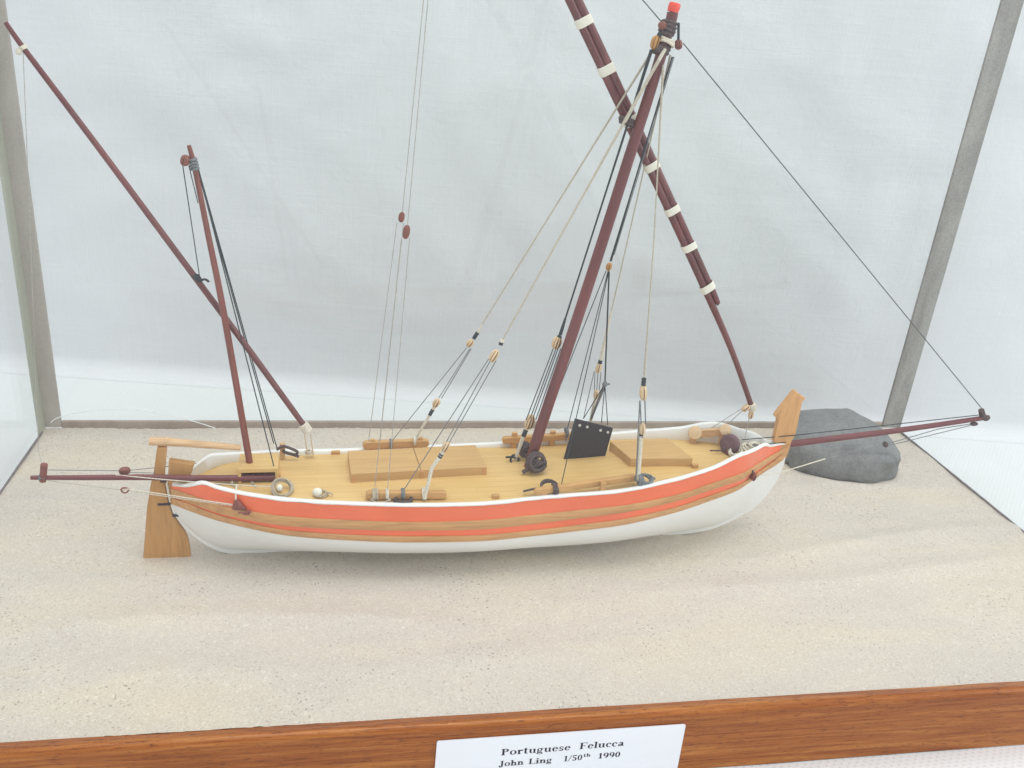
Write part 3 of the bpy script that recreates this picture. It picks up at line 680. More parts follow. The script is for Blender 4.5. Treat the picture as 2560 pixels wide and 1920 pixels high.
# ---- hull lines
KS, KB_, KH = G['ks'], G['b'], G['hs']
def bump1(s, c, w): return math.exp(-((s - c) / w) ** 2)
def smooth3(y):
    y = np.array(y, float); z = y.copy(); z[1:-1] = 0.25 * y[:-2] + 0.5 * y[1:-1] + 0.25 * y[2:]; return z
def sheer_b(s): return float(pchip(KS, KB_, s)[0])
def sheer_h(s):
    return float(pchip(KS, KH, s)[0]) + 1.1 * bump1(s, -132.5, 4) - 0.9 * bump1(s, -142, 4) + 0.7 * bump1(s, 162, 3.5) - 0.9 * bump1(s, 169.5, 4)
ST = G['st']; STR = [smooth3(r) for r in G['strakes']]
def strake(i, s): return float(pchip(ST, STR[i], s)[0])
KF = [0, .05, .08, .12, .18]
def kfun(i, s): return 1 - KF[i] * max(0, min(1, (abs(s - 10) - 60) / 100)) ** 1.5
keel_s = [-151, -150.2, -148, -143.3, -137.4, -131.6, -123.6, -110, 98, 121.7, 133, 143.2, 159.3, 170.4, 175.2, 179.2, 180.6]
keel_h = [40, 31, 22.3, 14.8, 8.1, 3.6, 0.4, -0.3, -0.3, 0.3, 1.2, 2.75, 10.3, 18.5, 26.0, 38.4, 47.5]
def keel(s): return float(pchip(keel_s, keel_h, s)[0])
def section(s):
    """points of the near (t<0) half section, sheer down to keel"""
    b, hs = sheer_b(s), sheer_h(s)
    pts = [(b, hs)]
    hp = hs
    for i in range(4):
        h = min(strake(i, s), hp - 0.05); pts.append((b * kfun(i + 1, s), h)); hp = h
    b4, h4 = pts[-1]
    e = max(0, min(1, (abs(s - 15) - 40) / 120))
    hb = keel(s) + 5.0 * (1 - e) + 2.5 * e
    hb = min(hb, h4 - 0.6); kb = min(1.3, b4 * 0.8)
    n = 1.95 - 0.75 * e
    for k in range(1, 15):
        th = math.pi / 2 * k / 14
        t = kb + (b4 - kb) * max(0, math.cos(th)) ** (2 / n); h = h4 - (h4 - hb) * math.sin(th) ** (2 / n)
        pts.append((t, h))
    return pts
SS = list(np.linspace(-149.2, -120, 16)) + list(np.linspace(-116, 130, 50)) + list(np.linspace(133, 179.0, 26))
secs = [section(s) for s in SS]
NP = len(secs[0])
mb = MB()
for side in (-1, 1):
    vs = [(s, side * t, h) for s, sec in zip(SS, secs) for (t, h) in sec]
    o = len(mb.v); mb.v += vs
    for i in range(len(SS) - 1):
        for k in range(NP - 1):
            a = o + i * NP + k
            mb.f.append((a, a + 1, a + NP + 1, a + NP)); mb.mi.append(0 if k in (0, 1, 2, 3) else 1)
    # bottom closing strip to the keel plane
for i in range(len(SS) - 1):
    a = i * NP + NP - 1; bq = len(SS) * NP + a
    mb.f.append((a, bq, bq + NP, a + NP)); mb.mi.append(1)
for i in (0, len(SS) - 1):
    a = [i * NP + k for k in range(NP)]; bq = [len(SS) * NP + i * NP + k for k in range(NP)]
    mb.f.append(tuple(a + bq[::-1])); mb.mi.append(1)
hull = P(mb, 'hull', [M_ORANGE, M_WHITE], angle=50)
# keel with the fore foot and the stern post below the wales, one white bar
mb = MB()
ks_ = [(-150.6, 32.5), (-150.0, 26.7), (-148, 22.3), (-145.8, 18.2), (-143.3, 14.8), (-140.4, 11.2), (-137.4, 8.1), (-134.5, 5.6), (-131.6, 3.5), (-128, 1.6), (-123.6, 0.3), (-117, -0.3), (-100, -0.5), (-50, -0.4), (0, -0.4), (60, -0.4), (98, -0.3), (121.7, 0.2), (133, 1.1), (143.2, 2.7), (152, 6.2), (159.3, 10.3), (165.5, 14.6), (170.4, 18.9), (175.2, 26.2), (178, 32.5), (179.8, 38.8), (180.6, 45.0), (180.7, 50.5)]
kk = [Vector((a, 0, b)) for a, b in ks_]; ins = []
for i, p in enumerate(kk):
    d = (kk[min(i + 1, len(kk) - 1)] - kk[max(i - 1, 0)]).normalized(); nrm = Vector((-d.z, 0, d.x))
    ins.append(p + nrm * 6.2)
vs = []
for p, q in zip(kk, ins):
    vs += [(p.x, -1.2, p.z), (p.x, 1.2, p.z), (q.x, 1.5, q.z), (q.x, -1.5, q.z)]
fs = [(i * 4 + k, i * 4 + (k + 1) % 4, i * 4 + 4 + (k + 1) % 4, i * 4 + 4 + k) for i in range(len(kk) - 1) for k in range(4)]
fs += [(0, 1, 2, 3), tuple((len(kk) - 1) * 4 + k for k in (3, 2, 1, 0))]
mb.add(vs, fs); P(mb, 'keel', M_WHITE, bevel=0.3, angle=35)
# rubbing strakes, proud of the planking
for side in (-1, 1):
    for i in (1, 3):
        mb = MB(); vs = []
        ss = np.linspace(-149.4 if i == 1 else -149.4, 179.2, 110)
        for s in ss:
            sec = section(s); (t0, h0), (t1, h1) = sec[i], sec[i + 1]
            if i == 1 and s < -110: pass
            d = Vector((t1 - t0, h1 - h0)); nrm = Vector((-d.y, d.x)); nrm = nrm.normalized() if nrm.length > 1e-4 else Vector((1, 0))
            if nrm.x < 0: nrm = -nrm
            e = 0.95
            pr = [(t0 - 0.5, h0), (t0 + nrm.x * e * .6, h0 + nrm.y * e), (t0 + (t1 - t0) * .25 + nrm.x * e, h0 + (h1 - h0) * .25 + nrm.y * e), (t0 + (t1 - t0) * .75 + nrm.x * e, h0 + (h1 - h0) * .75 + nrm.y * e), (t1 + nrm.x * e * .6, h1), (t1 - 0.5, h1 - 0.1)]
            vs += [(s, side * a, b) for a, b in pr]
        m_ = 6
        fs = [(k * m_ + j, k * m_ + (j + 1) % m_, (k + 1) * m_ + (j + 1) % m_, (k + 1) * m_ + j) for k in range(len(ss) - 1) for j in range(m_)]
        fs += [tuple(range(m_)), tuple((len(ss) - 1) * m_ + j for j in range(m_))[::-1]]
        mb.add(vs, fs); P(mb, 'rubbing_strake', M_WALE, angle=38)
# deck
de_s = [-146, -136, -125, -110, -90, -60, 0, 35, 62, 87, 118, 146, 168]
de_h = [41.0, 42.4, 44.3, 44.2, 43.6, 43.1, 42.9, 44.0, 45.0, 47.2, 49.6, 50.6, 52.0]
def deck_h(s, t=0.0):
    b = max(1.5, sheer_b(s) - 1.6)
    return float(pchip(de_s, de_h, s)[0]) + 0.0038 * max(0, b * b - t * t)
mb = MB(); ss = np.linspace(-145, 168, 100); NT = 17; vs = []
for s in ss:
    b = max(1.2, sheer_b(s) - 1.0)
    vs += [(s, b * (2 * k / (NT - 1) - 1), deck_h(s, b * (2 * k / (NT - 1) - 1))) for k in range(NT)]
fs = [(i * NT + k, i * NT + k + 1, (i + 1) * NT + k + 1, (i + 1) * NT + k) for i in range(len(ss) - 1) for k in range(NT - 1)]
mb.add(vs, fs); P(mb, 'deck', M_DECK, angle=180)
# bulwark lining and cap rail: one white bar round each side
for side in (-1, 1):
    mb = MB(); vs = []; ss = np.linspace(-148.8, 178.6, 150)
    for s in ss:
        b, h = sheer_b(s), sheer_h(s); inn = max(0.5, b - 2.6); dh = deck_h(s, inn) - 0.6
        wob = 0.34 * noise.noise(Vector((s * 0.11, side, 0))) + 0.12 * noise.noise(Vector((s * 0.45, side, 4)))
        pr = [(b + 0.10, h + wob), (b + 0.35, h + 0.35 + wob), (b + 0.15, h + 0.95), (b - 0.5, h + 1.25), (inn + 0.6, h + 1.2), (max(0.3, inn), h + 0.8), (max(0.3, inn - 0.15), min(dh, h - 0.5)), (max(0.5, inn + 0.35), min(dh, h - 0.5)), (max(0.6, inn + 0.5), h - 0.1)]
        vs += [(s, side * a, c_) for a, c_ in pr]
    m_ = 9
    fs = [(k * m_ + j, k * m_ + (j + 1) % m_, (k + 1) * m_ + (j + 1) % m_, (k + 1) * m_ + j) for k in range(len(ss) - 1) for j in range(m_)]
    fs += [tuple(range(m_)), tuple((len(ss) - 1) * m_ + j for j in range(m_))[::-1]]
    mb.add(vs, fs); P(mb, 'cap_rail', M_WHITE, angle=60)
# stem head, stem post, stern post
mb = MB(); pl = G['stemhead']
pl2 = [tuple(q) for q in pl]
mb.prism([(a, -1.8, b) for a, b in pl2], (0, 3.6, 0))
o = P(mb, 'stem_head', M_HEAD, bevel=0.4)
mb = MB(); a, b = Vector((168.5, 0, 76.3)), Vector((177.2, 0, 91.6))       # cheek that gives the head its thick forward lip
d = (b - a).normalized(); nrm = Vector((d.z, 0, -d.x))
mb.box((a + b) / 2 + nrm * 1.6, (17.0, 5.0, 3.0), (d, Vector((0, 1, 0)), nrm)); P(mb, 'stem_head_cheek', M_HEAD, bevel=0.5)
mb = MB(); mb.prism([(a, -1.7, b) for a, b in [(170.8, 61), (181.8, 61), (181.4, 55), (180.9, 50.0), (177.5, 50), (175.5, 54)]], (0, 3.4, 0)); P(mb, 'stem_post', M_WALE, bevel=0.3)
mb = MB(); mb.prism([(a, -2.0, b) for a, b in [(-149.6, 56.0), (-138.0, 53.7), (-140.2, 47), (-143, 42), (-147.5, 33), (-150.2, 31.2), (-151.2, 40), (-150.6, 47)]], (0, 4.0, 0)); P(mb, 'stern_post', M_RUDDER, bevel=0.3)
# rudder and tiller
rud = G['rudder']; mb = MB()
mb.prism([(a - 0.7, -1.5, b) for a, b in [tuple(q) for q in rud]], (0, 3.0, 0))
rudder = P(mb, 'rudder', M_RUDDER, bevel=0.5)
t0, t1, t2 = [V(q) for q in G['tiller']]
mb = MB(); tl = [t0, lerp(t0, t1, 0.6), t1, lerp(t1, t2, .35), lerp(t1, t2, .7), t2]
mb.tube(tl, [2.0, 2.1, 2.1, 1.8, 1.6, 1.45], 12); mb.ell(t1 + Vector((0, 0, 0.3)), (2.6, 2.2, 2.1)); P(mb, 'tiller', M_PALE, rudder)
mb = MB(); mb.box((-153.4, -1.4, 31.6), (6.0, 1.3, 1.1)); mb.box((-152.6, -1.4, 44.4), (3.6, 1.0, .9)); P(mb, 'pintle', M_PLATE, rudder, bevel=.2)
mb = MB(); mb.box((-147.9, -1.6, 24.9), (4.2, 1.0, 1.1)); P(mb, 'gudgeon', M_PLATE, boat, bevel=.2)
mb = MB(); mb.tube([(-150.3, -2.6, 49.5), (-151.0, -2.9, 44), (-150.6, -2.6, 38.5), (-150.2, -2.3, 35)], 0.33, 6); P(mb, 'rudder_lashing', M_CREAM, rudder)

# ---- hatches
def hatch(name, corners, zlo, joints=()):
    q = [V(p) for p in corners]; mb = MB()
    vs = q + [Vector((p.x, p.y, zlo[i])) for i, p in enumerate(q)]
    mb.add(vs, [(0, 1, 2, 3), (4, 7, 6, 5), (0, 4, 5, 1), (1, 5, 6, 2), (2, 6, 7, 3), (3, 7, 4, 0)])
    return P(mb, name, M_HATCH, bevel=0.25)
hz = lambda p: deck_h(p[0], p[1]) - 0.4
hm = G['hatch_main']; nl, nr_, fr_, fl_ = [V(q) for q in hm[:4]]
mid_n = lerp(nl, nr_, 0.505); mid_f = lerp(fl_, fr_, 0.505); gap = Vector((0.12, 0, 0))
for quad in ((nl, mid_n - gap, mid_f - gap, fl_), (mid_n + gap, nr_, fr_, mid_f + gap)):
    hatch('hatch_cover', quad, [hz(p) for p in quad])
# darker end-grain posts along the near side
for p in (nl + Vector((1.2, 0, 0)), mid_n + Vector((0.6, 0, 0)), nr_ + Vector((-1.2, 0, 0))):
    z0 = deck_h(p.x, p.y) - .3; mb = MB(); mb.box((p.x, p.y + 0.35, (p.z - .5 + z0) / 2), (2.0, 1.4, p.z - .5 - z0))
    P(mb, 'corner_block', M_WALE, bevel=.15)
hf_ = [V(q) for q in G['hatch_fore']]
hatch('fore_hatch', hf_, [hz(p) for p in hf_])

# ---- mizzen step box
bx = [V(q) for q in G['miz_box']]
mb = MB(); x0, x1, y0, y1, zt_ = -117.3, -98.2, -7.0, 9.0, 53.5
mb.box(((x0 + x1) / 2, (y0 + y1) / 2, zt_ - 1.1), (x1 - x0, y1 - y0, 2.2))
for (xa, xb) in ((x0, x0 + 1.5), (x1 - 1.5, x1)):
    zl = 43.0; mb.box(((xa + xb) / 2, (y0 + y1) / 2, (zl + zt_ - 2.2) / 2), (xb - xa, y1 - y0, zt_ - 2.2 - zl))
mb.box(((x0 + x1) / 2, y1 - .7, 47.0), (x1 - x0 - 3.0, 1.4, 8.6))
P(mb, 'mizzen_step', M_DECK, bevel=.2)

# ---- pin rails with posts
def bar(name, a, b, r, mat):
    """a squared bar with half-round ends"""
    a, b = V(a), V(b); d = (b - a).normalized(); L_ = (b - a).length; mb = MB()
    w = d.cross(Vector((0, 0, 1))).normalized(); up = w.cross(d); h = r * 0.92
    prof = []
    for k in range(9): th = math.pi * (k / 8 - 0.5); prof.append((L_ - h + h * math.cos(th), h * math.sin(th)))
    for k in range(9): th = math.pi * (k / 8 + 0.5); prof.append((h + h * math.cos(th), h * math.sin(th)))
    mb.prism([a + d * x + up * z - w * (r * .72) for x, z in prof], w * (r * 1.44))
    return P(mb, name, mat, bevel=0.45, seg=3)
def peg(parent, p, h0, h1, w, d, mat=M_RAIL):
    mb = MB(); mb.box((p[0], p[1], (h0 + h1) / 2), (w, d, h1 - h0)); return P(mb, 'post', mat, parent, bevel=.3)
fa = G['rail_far_aft']; ff = G['rail_far_fore']; na = G['rail_near_aft']; nf = G['rail_near_fore']
o = bar('pin_rail', fa[0], fa[1], 2.3, M_RAIL)
peg(o, (-50.0, 26.8, 0), 44, 51.2, 2.2, 2.2); peg(o, (-24.0, 27.4, 0), 44, 51.6, 2.2, 2.2)
o = bar('pin_rail', ff[0], ff[1], 2.1, M_RAIL)
for x, y in ((28.5, 27.6), (50.5, 27.4), (70.0, 27.0)): peg(o, (x, y, 0), deck_h(x, y) - .5, 53.6 + (x - 28) * .03, 3.0, 2.0)
o = bar('pin_rail', na[0], na[1], 2.2, M_RAIL)
on_bar = lambda e, s, up=0.0: lerp(e[0], e[1], (s - e[0][0]) / (e[1][0] - e[0][0])) + Vector((0, 0, up))
for x, y in ((-50, -23.4), (-23.5, -24.6)): peg(o, (x, y, 0), deck_h(x, y) - .5, 46, 2.6, 2.0)
o = bar('pin_rail', nf[0], nf[1], 1.9, M_RAIL)
p_ = G['rail_posts'][3]
for x, y in ((33, -28), (p_[0], p_[1])): peg(o, (x, y, 0), deck_h(x, y) - .5, lerp(nf[0], nf[1], (x - nf[0][0]) / (nf[1][0] - nf[0][0])).z + 1.9, 2.8, 2.2)

# ---- spars
a, b = V(G['mast'][0]), V(G['mast'][1]); d = (b - a).normalized()
mb = MB(); pts = spline([a - d * 4] + [V(q) for q in G['mast_line']] + [b + d * 3], 6)
mb.tube(pts, [3.1 - 0.6 * min(1, 1.2 * k / (len(pts) - 1)) for k in range(len(pts))], 20)
mast = P(mb, 'main_mast', M_MAST)
c0 = b + d * 3
mb = MB(); mb.tube([c0, c0 + d * 1.6, c0 + d * 3.2, c0 + d * 3.9], [2.45, 2.7, 2.7, 2.2], 18); P(mb, 'mast_cap', M_CAP, mast)
mb = MB()
for k, (r, off) in enumerate(((2.9, -1.5), (3.2, -2.8), (3.3, -4.1), (3.1, -5.6), (3.4, -11.5), (3.6, -12.8), (3.3, -14.2))):
    q = b + d * off; x = d.cross(Vector((0, 1, 0))).normalized(); y = d.cross(x)
    mb.tube([q + (x * math.cos(th) + y * math.sin(th)) * r + d * (0.5 * math.sin(th * 1 + k)) for th in np.linspace(0, 2 * math.pi, 20, endpoint=False)], 0.85, 7, closed=True)
P(mb, 'mast_wrapping', M_BROWN, mast)
def spar(name, pts, radii, mat, parent=boat):
    mb = MB(); pp = spline(pts, 6); n_ = len(pp)
    rr = [np.interp(k / (n_ - 1), np.linspace(0, 1, len(radii)), radii) for k in range(n_)]
    mb.tube(pp, rr, 16); return P(mb, name, mat, parent)
yard = spar('yard', G['yard_a'], [1.45, 1.6, 1.85, 1.95, 1.98, 1.98, 1.5], M_MAST)
spar('yard_upper_half', G['yard_b'], [1.15, 1.6, 1.85, 1.95, 1.98, 1.6], M_MAST, yard)
ya, yb = [V(q) for q in G['yard_a']], [V(q) for q in G['yard_b']]
def near_on(pts, p):
    best = None
    for i in range(len(pts) - 1):
        e = pts[i + 1] - pts[i]; k = max(0, min(1, (p - pts[i]).dot(e) / e.length_squared)); q = pts[i] + e * k
        if best is None or (q - p).length < best[0]: best = ((q - p).length, q, e.normalized())
    return best[1], best[2]
for bp in G['yard_bands']:
    bp = V(bp); qa, da = near_on(ya, bp); qb, _ = near_on(yb, bp)
    ce = (qa + qb) / 2; half = max(1.3, (qb - qa).length / 2); x = (qb - qa).normalized(); y = da.cross(x)
    mb = MB(); n_ = 22
    loop = lambda k, r: x * (math.copysign(half, math.cos(k)) * min(1, abs(math.cos(k)) * 3) + math.cos(k) * r) + y * (math.sin(k) * r)
    vs = []
    wd = 2.15 * random.uniform(.88, 1.12); sk = random.uniform(-0.5, 0.5)
    for off in (-wd, -wd + .2, wd - .2, wd):
        r = 2.2 if abs(off) > wd - .1 else 2.4
        vs += [ce + loop(2 * math.pi * k / n_, r) + da * (off + sk * math.cos(2 * math.pi * k / n_)) for k in range(n_)]
    fs = [(j * n_ + k, j * n_ + (k + 1) % n_, (j + 1) * n_ + (k + 1) % n_, (j + 1) * n_ + k) for j in range(3) for k in range(n_)]
    mb.add(vs, fs); P(mb, 'yard_band', M_LASH, yard)
mizzen = spar('mizzen_mast', [V(G['mizzen'][0]) - Vector((-.2, 0, 2.5))] + [V(q) for q in G['mizzen']], [1.7, 1.68, 1.5, 1.3, 1.15, 0.9], M_MIZ)
mq = V(G['mizzen'][-1]); md_ = (V(G['mizzen'][-1]) - V(G['mizzen'][-2])).normalized()
mb = MB()
for k in range(4):
    q = mq - md_ * (6.0 + k * 1.3); x = md_.cross(Vector((0, 1, 0))).normalized(); y = md_.cross(x)
    mb.tube([q + (x * math.cos(th) + y * math.sin(th)) * 1.45 for th in np.linspace(0, 2 * math.pi, 16, endpoint=False)], 0.65, 6, closed=True)
P(mb, 'mast_wrapping', M_DARK, mizzen)
mizyard = spar('mizzen_yard', G['mizzen_yard'], [1.45, 1.5, 1.45, 1.35, 1.25, 1.1, 0.85], M_MAST)
o = V(G['mizzen_yard'][-2]); oe = (V(G['mizzen_yard'][-1]) - o).normalized()
mb = MB(); mb.tube([o - oe * .8, o + oe * .8], 1.6, 12); mb.ell(o + Vector((-1.6, -1.0, -1.6)), (1.2, .9, 1.3)); P(mb, 'yard_tie', M_CREAM, mizyard)
outr = spar('outrigger', [tuple(V(q) - Vector((0, 0, 0))) for q in G['outrigger']], [1.65, 1.6, 1.5, 1.4, 1.2, 1.0], M_OUT)
op = [V(q) for q in G['outrigger_post']]
mb = MB(); mb.tube([op[0] - Vector((0, 0, 1)), op[1] + Vector((0, 0, .6))], [1.6, 1.65], 10); P(mb, 'outrigger_block', M_BLOCKR, outr, bevel=.3)
mb = MB(); mb.tube([V(G['outrigger'][-1]) + Vector((3.6, 0, 0)), V(G['outrigger'][-1]) + Vector((6.2, 0, 0))], 1.5, 12); P(mb, 'wrapping', M_DARK, outr)
bow = spar('bowsprit', G['bowsprit'], [2.1, 2.05, 1.85, 1.6, 1.35], M_OUT)
kn = [V(q) for q in G['bowsprit_knob']]
mb = MB(); mb.tube([kn[0], kn[1]], [1.9, 1.7], 10); mb.ell(kn[0] + Vector((2, 0, -.5)), (2.2, 2.0, 1.9)); P(mb, 'bowsprit_collar', M_BROWN, bow)
mb = MB(); mb.ell(V(G['bowsprit_low']), (2.6, 1.4, 1.3), axis=(0, 0, 1)); P(mb, 'block', M_BROWN, bow)

# ---- rigging helpers: each rope is a part, its blocks, seizings and lanyards are sub-parts
def rope(name, pts, r, mat, parent=boat, n=6, sagv=0.0):
    mb = MB(); pts = [V(p) for p in pts]
    full = []
    for i in range(len(pts) - 1):
        s_ = sag(pts[i], pts[i + 1], sagv, 12); full += s_ if i == 0 else s_[1:]
    rr = r if not hasattr(r, '__len__') else [float(np.interp(k / (len(full) - 1), np.linspace(0, 1, len(r)), r)) for k in range(len(full))]
    mb.tube(full, rr, n); return P(mb, name, mat, parent)
CAMV = Vector((-95.0, -395.0, 225.0))            # roughly the side the blocks show
def block(p, rad, axis, mat, parent, grooves=2, name='block'):
    mb = MB(); g = {0: (), 1: (0, 14), 2: (2, 26, 12, 16), 3: (3, 0, 25, 11, 14, 17)}[grooves]
    ax = V(axis).normalized(); side = Vector((-0.25, -1, 0.35))
    mb.ell(p, rad, ax, side, 28, 12, 0, 0.82, g); return P(mb, name, [mat, M_GROOVE], parent)
def seizing(a, b, r, mat, parent):
    mb = MB(); a, b = V(a), V(b); n_ = max(4, int((b - a).length / 0.7)); pts = [a.lerp(b, k / n_) for k in range(n_ + 1)]
    mb.tube(pts, [r * (1.12 if k % 2 else 0.95) for k in range(n_ + 1)], 8); return P(mb, 'seizing', mat, parent)
def coil(name, c, r, wire, mat, parent=boat, turns=4, nrm=(0, 0, 1), squash=1.0, jit=0.5, tail=None):
    """an untidy coil of rope: several turns of one tube"""
    z = V(nrm).normalized(); x = Vector((1, 0, 0)) if abs(z.x) < 0.8 else Vector((0, 1, 0)); x = (x - z * x.dot(z)).normalized(); y = z.cross(x); c = V(c)
    pts = []; N = 16 * turns
    ph = random.uniform(0, 6)
    for k in range(N + 1):
        th = 2 * math.pi * k / 16; tr = k / N
        rr = r * (1 + 0.10 * math.sin(th * 0.83 + ph)) + jit * math.sin(tr * 17 + ph) * .6
        pts.append(c + x * math.cos(th) * rr + y * math.sin(th) * rr * squash + z * (wire * 1.5 * (tr - .5) * turns * .6 + jit * .5 * math.sin(th * 1.3 + tr * 9)))
    if tail: pts += [pts[-1].lerp(V(tail), k / 5) + Vector((0, 0, .6 * math.sin(math.pi * k / 5))) for k in range(1, 6)]
    mb = MB(); mb.tube(pts, wire, 6); return P(mb, name, mat, parent)

# sheet tackles hanging from the yard peak
s_ = G['sheet_far']
o = rope('sheet_rope', [s_[2], s_[1]], 0.19, M_FINE); rope('sheet_fall', [V(s_[2]) + (V(s_[2]) - V(s_[1])) * 1.0, s_[2]], 0.19, M_FINE, o)
block(s_[0], (1.8, 1.5, 2.5), V(s_[1]) - V(s_[0]), M_BLOCKR, o, 0)
rope('lanyard', [s_[3], s_[4]], 0.19, M_FINE, o); rope('lanyard', [s_[5], s_[6]], 0.19, M_FINE, o)
s_ = G['sheet_near']
o = rope('sheet_rope', [s_[2], s_[1]], 0.19, M_FINE); rope('sheet_fall', [V(s_[2]) + (V(s_[2]) - V(s_[1])) * 1.0, s_[2]], 0.19, M_FINE, o)
block(s_[0], (2.0, 1.6, 3.2), V(s_[1]) - V(s_[0]), M_BLOCKR, o, 0)
rope('lanyard', [s_[3], s_[4]], 0.19, M_FINE, o); rope('lanyard', [s_[5], s_[6]], 0.19, M_FINE, o)
coil('belaying_turns', on_bar(na, s_[4][0]), 2.7, 0.4, M_TAN, o, 7, (1, 0, 0), 1.0, .3)
coil('belaying_coil', on_bar(na, s_[4][0] + 2.5, -1.6) + Vector((0, -1.6, 0)), 4.6, 0.38, M_TAN, o, 4, (0, -.4, 1), .6, .4)
coil('belaying_turns', on_bar(na, s_[6][0]), 2.6, 0.35, M_CREAM, o, 4, (1, 0, 0), 1.0, .2)
# cream aft shrouds
s_ = G['shroud_far']
o = rope('shroud', [s_[0], s_[1]], [.6, .42, 0.38], M_SHROUD); rope('splice', [s_[1], s_[2]], [.45, .75], M_CREAM, o)
seizing(lerp(s_[1], s_[2], .7), lerp(s_[2], s_[3], .35), 1.0, M_BLACK, o)
block(s_[3], (2.1, 1.7, 2.4), V(s_[2]) - V(s_[3]), M_BLOCKP, o, 2); block(s_[4], (2.4, 1.9, 2.5), V(s_[3]) - V(s_[4]), M_BLOCKP, o, 2)
seizing(lerp(s_[4], s_[5], .75), lerp(s_[5], s_[6], .12), 1.0, M_BLACK, o); rope('strop', [s_[4], s_[5], s_[6]], [1.0, 1.0, .85, .75, .7], M_CREAM, o, 7)
for i, j in ((7, 8), (9, 10), (11, 12)): rope('lanyard', [s_[i], s_[j]], 0.235, M_DARK, o)
coil('belaying_turns', s_[6], 2.5, 0.4, M_CREAM, o, 3, (1, 0, 0), 1.0, .2); coil('belaying_turns', V(s_[8]) - Vector((0, 0, 1)), 2.5, 0.35, M_DARK, o, 3, (1, 0, 0), 1.0, .2)
s_ = G['shroud_near']
o = rope('shroud', [s_[0], s_[1]], [0.85, .48, 0.42], M_SHROUD); seizing(lerp(s_[1], s_[2], -.1), lerp(s_[1], s_[2], .45), 1.1, M_CREAM, o)
seizing(lerp(s_[1], s_[2], .45), lerp(s_[1], s_[2], 1.0), 1.05, M_BLACK, o)
block(s_[3], (2.4, 1.9, 3.3), V(s_[2]) - V(s_[3]), M_BLOCKP, o, 2); block(s_[4], (2.2, 1.8, 2.8), V(s_[3]) - V(s_[4]), M_BLOCKP, o, 2)
seizing(lerp(s_[4], s_[5], .65), lerp(s_[4], s_[5], 1.08), 1.1, M_BLACK, o); rope('strop', [s_[4], s_[5], s_[13], s_[6]], [1.2, 1.1, 1.0, .95, .9], M_CREAM, o, 7)
for i, j in ((7, 8), (9, 10), (11, 12)): rope('lanyard', [s_[i], s_[j]], 0.235, M_DARK, o)
coil('belaying_turns', on_bar(na, s_[6][0]), 2.7, 0.6, M_CREAM, o, 3, (1, 0, 0), 1.0, .2)
coil('belaying_turns', on_bar(na, s_[8][0]), 2.6, 0.45, M_DARK, o, 3, (1, 0, 0), 1.0, .2); coil('belaying_coil', on_bar(na, s_[8][0], -1.4) + Vector((0, -2.4, 0)), 4.2, .45, M_BROWN, o, 4, (0, -.3, 1), .55, .5)
# the thick black stay tackle beside the mast
s_ = G['stay']
o = rope('stay', [s_[0], s_[1]], [.85, .6, .48, .45, .47], M_BLACK, n=8); rope('splice', [s_[1], s_[2]], [.6, .85, .95], M_BLACK, o, 8)
seizing(lerp(s_[2], s_[3], .15), lerp(s_[2], s_[3], .8), 1.25, M_BLACK, o)
dd = V(s_[2]) - V(s_[4])
block(s_[3], (3.3, 2.5, 3.4), dd, M_BLOCKP, o, 3); block(s_[4], (3.8, 2.6, 4.0), dd, M_BLOCKP, o, 3)
for off in (-2.6, -.7, .7, 2.6):
    rope('lanyard', [V(s_[3]) + Vector((off * .75, -1.6, -2.6)), V(s_[4]) + Vector((off, -2.0, 2.2))], 0.26, M_BLACK, o)
seizing(lerp(s_[4], s_[5], .75), lerp(s_[5], s_[6], .15), 1.25, M_BLACK, o); rope('strop', [s_[4], s_[5], s_[6]], [1.3, 1.1, 1.0], M_CREAM, o, 7)
coil('ring', V(s_[6]) + Vector((-.6, -.6, .6)), 2.3, .6, M_BLACK, o, 1, (.2, -1, .4), 1.0, .2, tail=V(s_[6]) + Vector((-5.5, -1, 2.0)))
# rolls of dark rope at the mast foot
for i, (q, r) in enumerate(zip(G['mast_balls'], (5.8, 3.9))):
    c_ = V(q) + Vector((0, -1.5 if i == 0 else 0, .3))
    o = coil('mast_foot_coil', c_, r * .76, 1.05, M_BROWN, boat, 5 if i == 0 else 6, (.15, -1, .35), 1.0, .7, tail=(c_ + Vector((-7.5, -2, -5.0))) if i == 0 else None)
    mb = MB()
    if i == 0:                                                          # three spokes of cord across an open ring
        for th in (0.3, 1.4, 2.5):
            v_ = Vector((math.cos(th), .1, math.sin(th))) * r * .7; mb.tube([c_ - v_, c_ + Vector((0, -1.6, .4)), c_ + v_], .8, 7)
    else: mb.ell(c_ + Vector((0, .6, 0)), (r * .8, r * .8, r * .62), axis=(.15, -1, .35))
    P(mb, 'rope_core', M_BROWN, o)
# dark shrouds to the right of the mast, with the black plate
s_ = G['dark']; B = V(s_[1])
o = rope('shroud', [s_[0], B + (V(s_[0]) - B).normalized() * 3], [.42, .36, .4, .6], M_BLACK); block(B, (1.9, 1.5, 2.1), V(s_[0]) - B, M_BLOCKT, o, 1)
rope('shroud_tail', [V(s_[0]) + Vector((1.2, 1, 0)), B + Vector((2.2, 1, 6))], .26, M_DARK, o)
rope('lanyard', [B + Vector((-1.2, 0, -2)), s_[2], s_[3]], .235, M_BLACK, o)
rope('lanyard', [B + Vector((-.2, 0, -2.4)), s_[4]], .235, M_BLACK, o); coil('belaying_turns', s_[4], 2.4, .4, M_DARK, o, 3, (1, 0, 0), 1, .2); rope('tail', [V(s_[4]), V(s_[4]) + Vector((-.3, -2.4, -4.4))], .55, M_DARK, o)
rope('lanyard', [B + Vector((0.2, 0, -2.4)), s_[5]], .235, M_BLACK, o)
